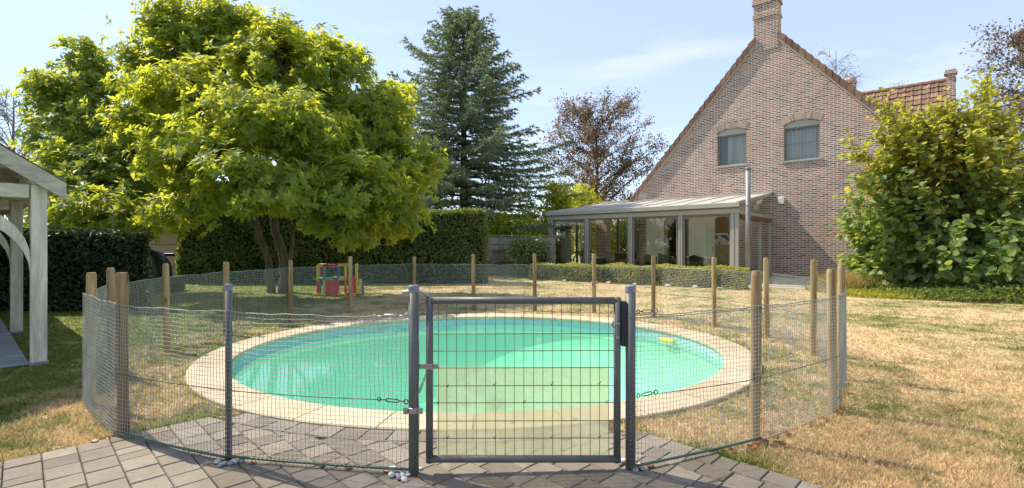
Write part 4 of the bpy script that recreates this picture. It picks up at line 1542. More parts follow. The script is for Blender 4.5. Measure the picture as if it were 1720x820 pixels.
def mat_poly():
    m, nt, out = new_mat('roof_polycarbonate')
    df = N(nt, 'ShaderNodeBsdfDiffuse'); df.inputs['Color'].default_value = (0.86, 0.83, 0.75, 1)
    tl = N(nt, 'ShaderNodeBsdfTranslucent'); tl.inputs['Color'].default_value = (0.8, 0.77, 0.68, 1)
    gl = N(nt, 'ShaderNodeBsdfGlossy'); gl.inputs['Roughness'].default_value = 0.4
    a = N(nt, 'ShaderNodeMixShader'); a.inputs[0].default_value = 0.32
    nt.links.new(df.outputs[0], a.inputs[1]); nt.links.new(tl.outputs[0], a.inputs[2])
    fr = schlick(nt, 0.0)
    fr.inputs[1].default_value = 0.3
    b = N(nt, 'ShaderNodeMixShader')
    nt.links.new(fr.outputs[0], b.inputs[0]); nt.links.new(a.outputs[0], b.inputs[1]); nt.links.new(gl.outputs[0], b.inputs[2])
    tp = N(nt, 'ShaderNodeBsdfTransparent'); tp.inputs['Color'].default_value = (0.9, 0.9, 0.86, 1)
    c = N(nt, 'ShaderNodeMixShader'); c.inputs[0].default_value = 0.34
    nt.links.new(b.outputs[0], c.inputs[1]); nt.links.new(tp.outputs[0], c.inputs[2])
    nt.links.new(c.outputs[0], out.inputs['Surface'])
    return m


M['poly'] = mat_poly()


def zroof(q):
    return ZW + (ZE - ZW) * q / CQ


def build_conservatory():
    root = empty('conservatory', H((CS0 + CS1) / 2, CQ / 2, 0), 'grey aluminium conservatory with sloping pale roof against the brick gable', 'conservatory')
    F = H
    MB().bbox(CS0, CS1, 0.02, CQ, -0.05, 0.015, 0.004, F).build('floor', M['slab'], root)
    bays = 4
    for i in range(bays + 1):
        s = CS1 - (CS1 - CS0) * i / bays
        wd = 0.12 if i in (0, bays) else 0.07
        sh = -wd / 2 * 0 if 0 < i < bays else (-wd if i == 0 else wd)
        a, b = (s - wd, s + wd) if 0 < i < bays else ((s - 2 * wd, s) if i == 0 else (s, s + 2 * wd))
        c = MB(); c.bbox(a, b, CQ - 0.13, CQ, 0.015, ZE - 0.34, 0.006, F)
        col = c.build('column', M['alu'], root)
        gq = MB(); gq.box((a + b) / 2 - 0.012, (a + b) / 2 + 0.012, CQ + 0.0, CQ + 0.006, 0.02, ZE - 0.36, F); gq.build('column_groove', M['alu_dark'], col)
    e = MB(); e.bbox(CS0 - 0.04, CS1 + 0.04, CQ - 0.16, CQ + 0.02, ZE - 0.338, ZE - 0.15, 0.008, F)
    eb = e.build('eave_beam', M['alu'], root)
    e = MB(); e.bbox(CS0 - 0.06, CS1 + 0.06, CQ - 0.03, CQ + 0.13, ZE - 0.15, ZE + 0.005, 0.012, F); e.build('gutter', M['alu'], root)
    e = MB(); e.box(CS0 - 0.06, CS1 + 0.06, CQ + 0.022, CQ + 0.027, ZE - 0.185, ZE - 0.16, F); e.build('groove_shadow_strip', M['alu_dark'], root)  # dark strip on the beam; the groove's shadow is only its colour
    # roof panels between rafters
    npan = 9
    for i in range(npan):
        a = CS0 + (CS1 - CS0) * i / npan + 0.035; b = CS0 + (CS1 - CS0) * (i + 1) / npan - 0.035
        m = MB()
        m.hexa([H(a, 0.02, zroof(0)), H(b, 0.02, zroof(0)), H(b, CQ, zroof(CQ)), H(a, CQ, zroof(CQ)),
                H(a, 0.02, zroof(0) + .02), H(b, 0.02, zroof(0) + .02), H(b, CQ, zroof(CQ) + .02), H(a, CQ, zroof(CQ) + .02)])
        m.build('roof_panel', M['poly'], root)
    for i in range(npan + 1):
        s = CS0 + (CS1 - CS0) * i / npan
        s = min(max(s, CS0 + 0.03), CS1 - 0.03)
        m = MB()
        m.hexa([H(s - .03, 0.02, zroof(0) - .09), H(s + .03, 0.02, zroof(0) - .09), H(s + .03, CQ, zroof(CQ) - .06), H(s - .03, CQ, zroof(CQ) - .06),
                H(s - .03, 0.02, zroof(0) + .045), H(s + .03, 0.02, zroof(0) + .045), H(s + .03, CQ + .02, zroof(CQ) + .035), H(s - .03, CQ + .02, zroof(CQ) + .035)])
        m.build('rafter', M['alu'], root)
    m = MB(); m.bbox(CS0, CS1 + .02, 0.0, 0.08, ZW + 0.01, ZW + 0.1, 0.006, F); m.build('wall_flashing', M['alu'], root)
    # sliding door leaves on the front: slim frames and glass
    zg = ZE - 0.345
    for i in range(bays):
        a = CS1 - (CS1 - CS0) * i / bays - 0.1; b = CS1 - (CS1 - CS0) * (i + 1) / bays + 0.1
        if a < b: a, b = b, a
        if i == 0: a -= 0.15
        if i == bays - 1: b += 0.15
        q = CQ - 0.05
        m = MB()
        for (u, v) in ((a - .045, a), (b, b + .045)):
            m.box(u, v, q - .04, q, 0.03, zg, F)
        m.box(b + .045, a - .045, q - .04, q - .002, 0.03, 0.1, F); m.box(b + .045, a - .045, q - .04, q - .002, zg - 0.05, zg, F)
        lf = m.build('sliding_leaf', M['alu_dark'], root)
        g = MB(); g.box(b + .045, a - .045, q - .024, q - .018, 0.1, zg - .05, F); g.build('pane', M['glass'], lf)
    # right hand side wall: posts, rail, glass
    s = CS1
    for (q0, q1) in ((0.03, 0.17), (1.45, 1.53), (2.9, 2.96)):
        MB().bbox(s - .1, s - .002, q0, q1, 0.015, 2.2, 0.006, F).build('side_post', M['alu'], root)
    MB().bbox(s - .13, s + .03, 0.03, CQ - .2, 2.2, 2.32, 0.01, F).build('side_rail', M['alu'], root)
    MB().bbox(s - .11, s + .06, 0.3, CQ - .3, 2.07, 2.19, 0.01, F).build('blind_case', M['brown_wood'], root)
    for (q0, q1) in ((0.17, 1.45), (1.53, 2.9), (2.96, CQ - .14)):
        MB().box(s - .06, s - .054, q0, q1, 0.03, 2.07, F).build('pane', M['glass'], root)
    g = MB()
    g.hexa([H(s - .06, 0.05, 2.33), H(s - .054, 0.05, 2.33), H(s - .054, CQ - .2, 2.33), H(s - .06, CQ - .2, 2.33),
            H(s - .06, 0.05, zroof(0) - .1), H(s - .054, 0.05, zroof(0) - .1), H(s - .054, CQ - .2, zroof(CQ) - .12), H(s - .06, CQ - .2, zroof(CQ) - .12)])
    g.build('pane', M['glass'], root)
    # left hand side and the back left part that stands clear of the house
    s = CS0
    for (q0, q1) in ((0.05, 0.15), (2.0, 2.08)):
        MB().bbox(s + .002, s + .1, q0, q1, 0.015, 2.3, 0.006, F).build('side_post', M['alu_dark'], root)
    MB().bbox(s, s + .12, 0.05, CQ - .2, 2.2, 2.32, 0.01, F).build('side_rail', M['alu_dark'], root)
    for (q0, q1) in ((0.15, 2.0), (2.08, CQ - .14)):
        MB().box(s + .05, s + .056, q0, q1, 0.03, 2.2, F).build('pane', M['glass'], root)
    for (a, b) in ((CS0 + .02, CS0 + .12), (-8.0, -7.88), (S_L - .12, S_L - .02)):
        MB().bbox(a, b, 0.03, 0.12, 0.015, 2.9, 0.006, F).build('back_post', M['alu_dark'], root)
    MB().bbox(CS0 + .02, S_L - .02, 0.03, 0.12, 2.9, 3.05, 0.006, F).build('back_rail', M['alu_dark'], root)
    MB().box(CS0 + .12, S_L - .12, 0.07, 0.076, 0.03, 2.9, F).build('pane', M['glass'], root)
    # added pier and white frame, standing in for a reflection in the glass
    MB().box(-8.8, -8.25, 0.2, 0.6, 0.016, 2.5, F).build('reflection_pier', M['brick'], root)
    m = MB()
    m.bbox(CS0 + .11, CS0 + .16, 1.05, 1.17, 0.02, 2.1, 0.004, F); m.bbox(CS0 + .11, CS0 + .16, 1.75, 1.87, 0.02, 2.1, 0.004, F)
    m.bbox(CS0 + .11, CS0 + .16, 1.17, 1.75, 2.0, 2.1, 0.004, F); m.bbox(CS0 + .11, CS0 + .16, 1.17, 1.75, 1.1, 1.16, 0.004, F)
    m.build('reflection_frame', M['white_plaster'], root)
    MB().bbox(-2.05, -1.85, 0.1, 0.18, 2.55, 2.75, 0.01, F).build('lamp_box', M['white_plaster'], root)
    bp = P3(951, 400, 22.0)  # pier added behind the glass, standing in for a mirrored image
    pz = empty('reflection_pier', (bp[0], bp[1], 0), 'brick pier added for a reflection in the left conservatory bay', 'pier')
    MB().box(bp[0] - .24, bp[0] + .24, 22.0, 22.45, 0, 2.15).build('shaft', M['brick'], pz)
    MB().bbox(bp[0] - .3, bp[0] + .3, 21.94, 22.5, 2.151, 2.22, .01).build('coping', M['mortar'], pz)
    # flue / lamp post beside it
    fp = P3(1256.5, 400, 14.9)
    ftop = CAM_H + (410 - 284) / FPX * 14.9
    pr = empty('flue_pipe', (fp[0], fp[1], 0), 'tall grey round pipe standing beside the conservatory corner', 'pipe')
    MB().tube([(fp[0], fp[1], 0), (fp[0], fp[1], ftop)], 0.068, 16).build('pipe', M['steel_pipe'], pr, smooth=True)
    MB().lathe((fp[0], fp[1], ftop - .02), [(0.085, 0), (0.085, 0.05), (0.05, 0.08)], 16).build('cap', M['steel_pipe'], pr)
    MB().lathe((fp[0], fp[1], ftop - 1.15), [(0.073, 0), (0.073, 0.05)], 16).build('joint_ring', M['steel_pipe'], pr)


M['steel_pipe'] = mat_plain('grey_pipe', (0.24, 0.245, 0.24), 0.5, 0.3, 0.15, 4)
build_conservatory()


# ------------------------------------------------------------------ furniture in the conservatory
def build_furniture():
    tx = H(-4.3, 1.7, 0)
    t = empty('dining_table', tx, 'pale dining table behind the conservatory glass', 'table')
    MB().bbox(-5.5, -3.1, 1.25, 2.15, 0.70, 0.745, 0.008, H).build('table_top', M['white_plaster'], t)
    for (s, q) in ((-5.35, 1.37), (-3.25, 1.37), (-5.35, 2.03), (-3.25, 2.03)):
        MB().bbox(s - .035, s + .035, q - .035, q + .035, 0.016, 0.70, 0.004, H).build('leg', M['white_plaster'], t)
    wh = ['leftmost', 'second', 'third', 'rightmost']
    proto = None
    spots = [(-5.2, 2.45, 1), (-4.6, 2.45, 1), (-4.0, 2.45, 1), (-3.4, 2.45, 1)]
    for i, (s, q, side) in enumerate(spots):
        c = empty('dining_chair', H(s, q, 0), 'black shell dining chair with pale legs, %s from the left at the conservatory table' % wh[i], 'chair', 'chairs at the conservatory table')
        if proto is None:
            parts = []
            m = MB()
            n = 9
            V = []; F = []
            for j in range(n):
                a = math.pi * (j / (n - 1))
                x = 0.25 * math.cos(a); y = 0.22 * math.sin(a)
                V += [(s + x, q + y, 0.47), (s + x * 1.08, q + y * 1.12, 0.86 - 0.1 * abs(math.cos(a))), (s + x * 0.9, q + y * .9, 0.47), (s + x * 1.0, q + y * 1.04, 0.86 - 0.1 * abs(math.cos(a)))]
            for j in range(n - 1):
                k = 4 * j
                F += [(k, k + 4, k + 5, k + 1), (k + 2, k + 3, k + 7, k + 6), (k + 1, k + 5, k + 7, k + 3)]
            m.add([H(*p) for p in V], F)
            parts.append(m.build('backrest', M['black'], c))
            parts.append(MB().bbox(s - .24, s + .24, q - .22, q + .2, 0.43, 0.475, 0.012, H).build('seat', M['black'], c))
            for (dx, dy) in ((-.2, -.18), (.2, -.18), (-.2, .18), (.2, .18)):
                parts.append(MB().tube([H(s + dx * 1.15, q + dy * 1.15, 0.016), H(s + dx * .8, q + dy * .8, 0.43)], [0.014, 0.018], 8).build('leg', M['white_plaster'], c))
            proto = parts
        else:
            for p in proto:
                o = p.copy(); COL.objects.link(o); o.parent = c; ORG[o] = ORG[c]
    # orchid
    oc = H(-5.15, 1.7, 0.745)
    ob = empty('orchid', oc, 'white orchid in a dark pot on the conservatory table', 'plant')
    MB().lathe(oc, [(0.07, 0.001), (0.09, 0.08), (0.085, 0.13)], 14).build('pot', M['black'], ob)
    n = 60
    pos = np.array(oc) + RNG.normal(size=(n, 3)) * np.array((.11, .11, .1)) + np.array((0, 0, 0.52))
    leaves('flowers', LEAF_ROUND, pos, rdir(n), rdir(n), 0.085, M['white_flower'], ob)
    MB().tube([np.array(oc) + (0, 0, .12), np.array(oc) + (.03, 0, .35), np.array(oc) + (0, 0, .5)], 0.006, 6).build('stem', M['cover'], ob)
    # brown armchair with cushion
    ac = H(-7.3, 1.6, 0)
    a = empty('wicker_sofa', ac, 'brown wicker sofa with a pale patterned cushion in the conservatory', 'sofa')
    MB().bbox(-7.95, -6.5, 1.2, 2.0, 0.1, 0.4, 0.03, H).build('seat', M['wicker'], a)
    MB().bbox(-7.95, -6.5, 1.05, 1.2, 0.1, 0.85, 0.03, H).build('backrest', M['wicker'], a)
    for (u, v) in ((-8.1, -7.95), (-6.5, -6.35)):
        MB().bbox(u, v, 1.05, 2.0, 0.05, 0.62, 0.03, H).build('armrest', M['wicker'], a)
    MB().bbox(-7.85, -7.45, 1.22, 1.42, 0.42, 0.8, 0.05, H).build('cushion', M['cushion'], a)
    MB().bbox(-7.3, -6.6, 1.25, 1.95, 0.402, 0.5, 0.03, H).build('seat_pad', M['brown_wood'], a)
    pc = H(-8.55, 1.9, 0.016)
    pt_ = empty('floor_vase', pc, 'tall beige vase with a leafy plant in the left conservatory corner', 'vase')
    MB().lathe(pc, [(0.13, 0), (0.2, 0.25), (0.21, 0.45), (0.15, 0.62), (0.16, 0.66)], 16).build('vase', M['terracotta'], pt_, smooth=True)
    n = 90
    d = rdir(n); d[:, 2] = np.abs(d[:, 2]) + .2
    leaves('foliage', LEAF_LONG, np.array(pc) + (0, 0, .66) + d * RNG.random((n, 1)) * .3, d, rdir(n), .16, M['bush_green'], pt_)


M['white_flower'] = mat_leaf('orchid_petal', [(0.8, 0.8, 0.78), (0.85, 0.84, 0.82)], (0.8, 0.8, 0.75), 0.3)
M['wicker'] = mat_plain('wicker', (0.1, 0.065, 0.04), 0.7, 0, 0.4, 40, 0.5)
M['cushion'] = mat_plain('cushion', (0.42, 0.4, 0.36), 0.9, 0, 0.5, 12)
M['terracotta'] = mat_plain('beige_vase', (0.45, 0.36, 0.24), 0.7, 0, 0.1)
build_furniture()


# ------------------------------------------------------------------ hedges
def hedge(name, F, x0, x1, y0, y1, z1, label, mat, size, dens, cat='hedge', lump=0.06, faces='fltrb', core=0.1, zb=0.0, origin=None, wob=1.0):
    c = F((x0 + x1) / 2, (y0 + y1) / 2, 0)
    root = empty(name, c, label, cat)
    MB().box(x0 + core, x1 - core, y0 + core, y1 - core, zb, z1 - core, F).build('twigs', M['hedge_core'], root)  # one solid near-black box added to block the view through the leaves
    P = []; NR = []
    ex = np.array(F(1, 0, 0)) - np.array(F(0, 0, 0)); ey = np.array(F(0, 1, 0)) - np.array(F(0, 0, 0)); ez = np.array((0, 0, 1.0))
    o0 = np.array(F(0, 0, 0))
    defs = {'f': ((x0, x1), y1, 'y', ey), 'b': ((x0, x1), y0, 'y', -ey), 'l': ((y0, y1), x0, 'x', -ex), 'r': ((y0, y1), x1, 'x', ex), 't': None}
    for f in faces:
        if f == 't':
            A = (x1 - x0) * (y1 - y0); n = int(A * dens)
            a = x0 + RNG.random(n) * (x1 - x0); b = y0 + RNG.random(n) * (y1 - y0); z = np.full(n, z1)
            nr = np.broadcast_to(ez, (n, 3))
        else:
            (u0, u1), w, ax, nrm_ = defs[f]
            A = abs(u1 - u0) * (z1 - zb); n = int(A * dens)
            u = u0 + RNG.random(n) * (u1 - u0); z = zb + RNG.random(n) * (z1 - zb)
            a, b = (u, np.full(n, w)) if ax == 'y' else (np.full(n, w), u)
            nr = np.broadcast_to(nrm_, (n, 3))
        p = o0 + a[:, None] * ex + b[:, None] * ey + z[:, None] * ez
        lumpv = lump * (np.sin(p[:, 0] * 5.3 + p[:, 2] * 4) + np.sin(p[:, 1] * 6.1 + p[:, 2] * 7.3 + 1) + np.sin((p[:, 0] + p[:, 1]) * 2.3)) / 2 - RNG.random(n) ** 1.5 * 0.13
        P.append(p + nr * lumpv[:, None]); NR.append(nr)
    P = np.concatenate(P); NR = np.concatenate(NR); n = len(P)
    d = norm(NR * 0.3 + RNG.normal(size=(n, 3)) * 0.7 + np.array((0, 0, 0.25)))
    nn = norm(NR * 0.9 + RNG.normal(size=(n, 3)) * 0.65 + np.array((0, 0, 0.3)))
    leaves('foliage', LEAF_LONG if size > 0.05 else LEAF_DIA, P, d, nn, size * (0.7 + 0.6 * RNG.random(n)), mat, root, width=1.5 if size > .05 else 1.1)
    return root


idF = lambda a, b, z: (a, -b, z)     # front face towards the camera is b max
hedge('laurel_hedge', idF, -10.6, -0.86, -16.8, -15.5, 2.29, 'tall clipped dark green hedge behind the play frame, sunlit along its top', M['hedge_dark'], 0.085, 1050)
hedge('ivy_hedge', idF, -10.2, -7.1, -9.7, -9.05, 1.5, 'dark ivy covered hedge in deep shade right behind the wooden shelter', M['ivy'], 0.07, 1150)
HD0 = np.array((6.32, 13.35)); HD1 = np.array((0.6, 17.35)); hx = (HD1 - HD0); HL = np.linalg.norm(hx); hx /= HL; hy = np.array((-hx[1], hx[0]))
if hy[1] > 0: hy = -hy
lowF = lambda a, b, z: (HD0[0] + hx[0] * a + hy[0] * b, HD0[1] + hx[1] * a + hy[1] * b, z)
hedge('low_box_hedge', lowF, 0, HL, -0.55, 0.0, 0.56, 'low yellow green clipped hedge in front of the conservatory', M['box_hedge'], 0.048, 2600, lump=0.05, faces='fltr', core=0.07)


# ------------------------------------------------------------------ trees
def rosette_tree(name, base, stems, lobes, label, nclump, nros, leaf, lsize, mat, bark, origin=None, nleaf=7):
    root = empty(name, base, label, 'tree')
    base = np.array(base, float)
    tr = MB()
    tips = []
    for st in stems:
        pts = [np.array(p) for p, r in st]; rs = [r for p, r in st]
        P = []; R = []
        for i in range(len(pts) - 1):
            for t in np.linspace(0, 1, 5)[:-1]:
                P.append(pts[i] + (pts[i + 1] - pts[i]) * t + RNG.normal(size=3) * 0.012); R.append(rs[i] + (rs[i + 1] - rs[i]) * t)
        P.append(pts[-1]); R.append(rs[-1])
        tr.tube(P, R, 12)
        tips.append(pts[-1])
    to = tr.build('trunk', bark, root, smooth=True)
    br = MB()
    POS = []; DIR = []
    for (c, r) in lobes:
        c = np.array(c, float); r = np.array(r, float)
        src = min(tips, key=lambda t: np.linalg.norm(t - c))
        mid = (src + c) / 2 + RNG.normal(size=3) * 0.2
        br.tube([src, (src + mid) / 2 + RNG.normal(size=3) * .06, mid, c], [0.075, 0.062, 0.05, 0.03], 7)
        k = int(nclump * (np.mean(r) ** 2))
        dirs = rdir(k)
        dirs[:, 2] = dirs[:, 2] * 0.95 + 0.08
        dirs = norm(dirs)
        rad = 0.6 + 0.42 * RNG.random((k, 1)) ** 0.7 + 0.34 * (RNG.random((k, 1)) < 0.22) * RNG.random((k, 1))
        cc = c + dirs * r * rad
        for j in range(k):
            if j % 2 == 0:
                br.tube([c + (cc[j] - c) * .02, c + (cc[j] - c) * .5 + RNG.normal(size=3) * .06, cc[j]], [0.024, 0.015, 0.006], 4, False)
            m = max(6, int(nros * (0.6 + 0.8 * RNG.random())))
            sp = RNG.normal(size=(m, 3)) * np.array((0.2, 0.2, 0.12))
            POS.append(cc[j] + sp)
            DIR.append(norm(norm(sp) * 0.5 + dirs[j] * 0.75 + np.array((0, 0, 0.5)) + RNG.normal(size=(m, 3)) * 0.25))
    br.build('branches', bark, root, smooth=True, recalc=False)
    POS = np.concatenate(POS); DIR = np.concatenate(DIR)
    keep = POS[:, 2] > 1.15
    POS = POS[keep]; DIR = DIR[keep]
    n = len(POS)
    # whorl of leaves around each tip
    ref = np.where(np.abs(DIR[:, 2:3]) < .9, np.array((0, 0, 1.0)), np.array((1.0, 0, 0)))
    e1 = norm(np.cross(DIR, ref)); e2 = np.cross(DIR, e1)
    pos = np.repeat(POS, nleaf, 0); dr = np.repeat(DIR, nleaf, 0); E1 = np.repeat(e1, nleaf, 0); E2 = np.repeat(e2, nleaf, 0)
    ang = np.tile(np.arange(nleaf) * 2.399, n) + np.repeat(RNG.random(n) * 6.28, nleaf)
    rad = np.cos(ang)[:, None] * E1 + np.sin(ang)[:, None] * E2
    el = 0.25 + 0.55 * RNG.random((len(pos), 1))
    d = norm(rad + dr * el + np.array((0, 0, -0.18)))
    nn = norm(dr - rad * 0.3 + RNG.normal(size=pos.shape) * 0.25)
    pos = pos - dr * (RNG.random((len(pos), 1)) * 0.09)
    leaves('crown', leaf, pos, d, nn, lsize * (0.7 + 0.55 * RNG.random(len(pos))), mat, root, width=0.95)
    print(name, 'leaves', len(pos))
    return root


def L(x, y, D, rpx, ry=None, rd=None):
    c = P3(x, y, D)
    k = D / FPX
    return (c, (rpx * k, (rd if rd else rpx) * k, (ry if ry else rpx) * k))


mb = G(466, 492)
DM = mb[1]
mag_stems = [[(P3(456, 494, DM), .105), (P3(452, 440, DM), .09), (P3(432, 380, DM - .2), .08), (P3(400, 320, DM - .4), .07), (P3(370, 270, DM - .3), .055)],
             [(P3(478, 494, DM + .1), .135), (P3(478, 440, DM + .1), .12), (P3(463, 390, DM + .2), .1), (P3(450, 300, DM + .3), .08), (P3(440, 200, DM + .3), .06)],
             [(P3(486, 494, DM + .05), .06), (P3(488, 440, DM), .05), (P3(492, 385, DM - .1), .045), (P3(560, 300, DM - .2), .04)]]
mag_lobes = [L(300, 78, DM, 62, 58), L(262, 135, DM + .3, 50, 48), L(400, 85, DM + .5, 72, 62), L(470, 120, DM - 0.53, 74, 66), L(560, 150, DM, 62, 62), L(625, 205, DM, 58, 58), L(680, 262, DM + .2, 48, 50), L(590, 240, DM + .4, 66, 60),
             L(255, 215, DM - 0.53, 62, 52), L(330, 170, DM - 1.57, 74, 62), L(420, 205, DM - 2.62, 72, 58), L(510, 215, DM - 2.10, 68, 58), L(610, 315, DM - 1.93, 62, 52), L(665, 330, DM - 0.88, 52, 46), L(540, 300, DM - 1.75, 62, 48),
             L(320, 270, DM - 2.80, 62, 50), L(395, 300, DM - 3.32, 60, 44), L(465, 325, DM - 2.98, 58, 42), L(330, 335, DM - 2.45, 52, 30), L(300, 25, DM, 36, 30), L(372, 38, DM, 42, 32), L(480, 70, DM, 44, 32), L(580, 355, DM - 2.10, 48, 34), L(285, 362, DM - 2.10, 30, 24), L(600, 388, DM - 1.75, 34, 24), L(660, 378, DM - 1.05, 36, 26), L(545, 372, DM - 1.75, 30, 22), L(530, 85, DM, 34, 28), L(590, 108, DM, 30, 28), L(655, 165, DM, 32, 30), L(715, 290, DM + .1, 26, 26)]
rosette_tree('magnolia_tree', mb, mag_stems, mag_lobes, 'large spreading broadleaf tree with glowing yellow green crown and forked trunk', 50, 16, LEAF_LONG, 0.165, M['magnolia'], M['bark'])
DM2 = DM + 0.9
b2 = np.array(((165 - 860) / FPX * DM2, DM2, 0))
rosette_tree('broadleaf_tree', b2, [[(b2, .13), (P3(165, 430, DM2), .11), (P3(160, 340, DM2), .09), (P3(150, 250, DM2), .06)]],
             [L(132, 145, DM2, 50, 46), L(175, 200, DM2, 50, 50), L(108, 190, DM2, 42, 48), L(120, 240, DM2 - .4, 56, 46), L(92, 270, DM2 - .5, 38, 34), L(150, 300, DM2 - 1.2, 66, 46), L(205, 335, DM2 - 1.5, 58, 44), L(235, 285, DM2 - .8, 56, 50), L(125, 345, DM2 - 2.2, 48, 36), L(180, 360, DM2 - 2.6, 44, 30), L(80, 330, DM2 - 2.0, 36, 32), L(215, 385, DM2 - 1.5, 34, 22), L(110, 378, DM2 - 1.2, 34, 22), L(145, 98, DM2, 30, 22), L(82, 150, DM2, 24, 24)],
             'smaller broadleaf tree at far left with darker upper crown', 50, 16, LEAF_LONG, 0.165, M['broadleaf'], M['bark'])


def spruce(base, height, rmax, label):
    root = empty('blue_spruce', base, label, 'tree')
    base = np.array(base, float)
    tr = MB()
    tr.tube([base + (0, 0, z) for z in np.linspace(0, height - .1, 12)], list(np.linspace(.26, .015, 12)), 10)
    tr.build('trunk', M['bark_dark'], root, smooth=True)
    br = MB()
    P = []; Dv = []; Nv = []; S = []
    z = 0.9
    while z < height - 0.15:
        f = 1 - z / height
        R = rmax * (f ** 0.66) * 1.0 + 0.1
        nb = int(7 + 4 * f)
        a0 = random.random() * 6.28
        for i in range(nb):
            an = a0 + 2 * math.pi * i / nb + random.uniform(-.25, .25)
            Ln = R * random.uniform(0.62, 1.12)
            if random.random() < 0.1: Ln *= 1.15
            out = np.array((math.cos(an), math.sin(an), 0))
            rise = 0.35 * (1 - f) ** 1.5 + 0.05
            pts = []
            for t in np.linspace(0, 1, 7):
                dz = rise * Ln * t - 0.42 * f * Ln * t * t * (1 - .35 * t) + 0.1 * Ln * t ** 4
                pts.append(base + np.array((0, 0, z)) + out * Ln * t + np.array((0, 0, dz)))
            br.tube(pts, list(np.linspace(0.035 * (0.4 + f), 0.006, 7)), 4, False)
            pts = np.array(pts)
            # twigs both sides, needles all along
            nt_ = int(6 + Ln * 7.5)
            side = np.array((-out[1], out[0], 0))
            for j in range(nt_):
                t = 0.18 + 0.82 * (j + random.random()) / nt_
                k = min(5, int(t * 6)); w = t * 6 - k
                p = pts[k] * (1 - w) + pts[k + 1] * w
                sg = 1 if j % 2 else -1
                tl = (0.16 + 0.5 * Ln * 0.42 * (1 - t) + 0.12) * random.uniform(.7, 1.2)
                tl = min(tl, 0.95)
                td = norm(out * random.uniform(.45, .9) + side * sg * random.uniform(.5, 1.0) + np.array((0, 0, random.uniform(-.28, .08))))
                m = int(10 + tl * 30)
                tt = RNG.random(m)
                q = p + td * (tt * tl)[:, None] + np.array((0, 0, -0.12 * tl)) * (tt ** 2)[:, None]
                nd = norm(td * 0.8 + RNG.normal(size=(m, 3)) * 0.55 + np.array((0, 0, .12)))
                P.append(q); Dv.append(nd); Nv.append(rdir(m)); S.append(0.075 + 0.075 * RNG.random(m))
        z += 0.27 + 0.2 * f
    # leader
    m = 60
    P.append(base + np.array((0, 0, height - .5)) + np.array((0, 0, .65)) * RNG.random((m, 1))); Dv.append(norm(rdir(m) + (0, 0, .8))); Nv.append(rdir(m)); S.append(np.full(m, .12))
    br.build('branches', M['bark_dark'], root, recalc=False)
    P = np.concatenate(P); Dv = np.concatenate(Dv); Nv = np.concatenate(Nv); S = np.concatenate(S)
    leaves('crown', NEEDLE, P, Dv, Nv, S * 1.25, M['spruce'], root, width=2.4)
    print('spruce needles', len(P))


DS = 23.0
spruce(((779 - 860) / FPX * DS, DS, 0), CAM_H + (410 - 18) / FPX * DS, 5.9, 'tall blue green spruce rising behind the clipped hedge')


def twig_tree(name, base, height, crown, label, mat, bark, nlimb, nleaf, lsize, droop=0.1, r0=0.2, fork=0.25, seed=1, spread=0.25, leafshape=LEAF_DIA, wand=0.9):
    """upright limbs from a trunk, wiry twigs and small leaves. crown: (rx, ry) radii at widest, bottom z"""
    R = np.random.default_rng(seed)
    root = empty(name, base, label, 'tree')
    base = np.array(base, float)
    rx, ry, zb = crown
    tr = MB()
    zt = height * 0.93
    tp = [base + (R.normal() * .05, R.normal() * .05, z) for z in np.linspace(0, zt, 10)]
    tr.tube(tp, list(np.linspace(r0, 0.02, 10)), 9)
    tr.build('trunk', bark, root, smooth=True)
    br = MB()
    P = []; Dv = []
    for i in range(nlimb):
        f = (i + R.random()) / nlimb
        z0 = zb * 0.7 + (zt - zb * 0.7) * f * 0.93
        an = R.random() * 6.28
        hz = (z0 - zb) / (height - zb)
        env = math.sqrt(max(0.06, 1 - max(0, hz) ** 1.6)) if hz > 0 else 0.8
        out = np.array((math.cos(an), math.sin(an), 0))
        Rr = np.array((rx, ry, 0)) * env * (0.55 + 0.55 * R.random())
        end = base + np.array((0, 0, z0)) + out * Rr
        up = (0.45 + 0.5 * R.random()) * np.linalg.norm(out * Rr)
        end[2] = min(end[2] + up, base[2] + height * (0.96 + 0.06 * R.random()))
        st = base + np.array((0, 0, z0))
        ctrl = (st + end) / 2 + np.array((0, 0, 0.12 * np.linalg.norm(end - st))) + R.normal(size=3) * .1
        ts = np.linspace(0, 1, 7)[:, None]
        pts = st * (1 - ts) ** 2 + 2 * ctrl * ts * (1 - ts) + end * ts ** 2
        br.tube(pts, list(np.linspace(0.045 * (1.2 - f), 0.008, 7)), 5, False)
        nt_ = int(14 + 10 * R.random())
        for j in range(nt_):
            t = 0.25 + 0.75 * R.random()
            k = min(5, int(t * 6)); w = t * 6 - k
            p = pts[k] * (1 - w) + pts[k + 1] * w
            d = norm(norm(end - st) * 0.6 + R.normal(size=3) * 0.6 + np.array((0, 0, 0.15)))
            ln = wand * (0.4 + 0.8 * R.random())
            q = np.array([p + d * ln * u + np.array((0, 0, -droop * ln * u * u)) for u in np.linspace(0, 1, 5)])
            br.tube(q, list(np.linspace(0.012, 0.003, 5)), 3, False)
            m = max(1, int(nleaf * (0.5 + R.random())))
            u = R.random(m) ** 0.8 * 4
            k = np.minimum(3, u.astype(int)); w = (u - k)[:, None]
            P.append(q[k] * (1 - w) + q[k + 1] * w + R.normal(size=(m, 3)) * spread * 0.3)
            Dv.append(norm(d + R.normal(size=(m, 3)) * 0.8))
    br.build('branches', bark, root, recalc=False)
    P = np.concatenate(P); Dv = np.concatenate(Dv); n = len(P)
    leaves('crown', leafshape, P, Dv, norm(RNG.normal(size=(n, 3)) + (0, 0, .6)), lsize * (0.7 + .6 * RNG.random(n)), mat, root, width=1.2)
    print(name, n)
    return root


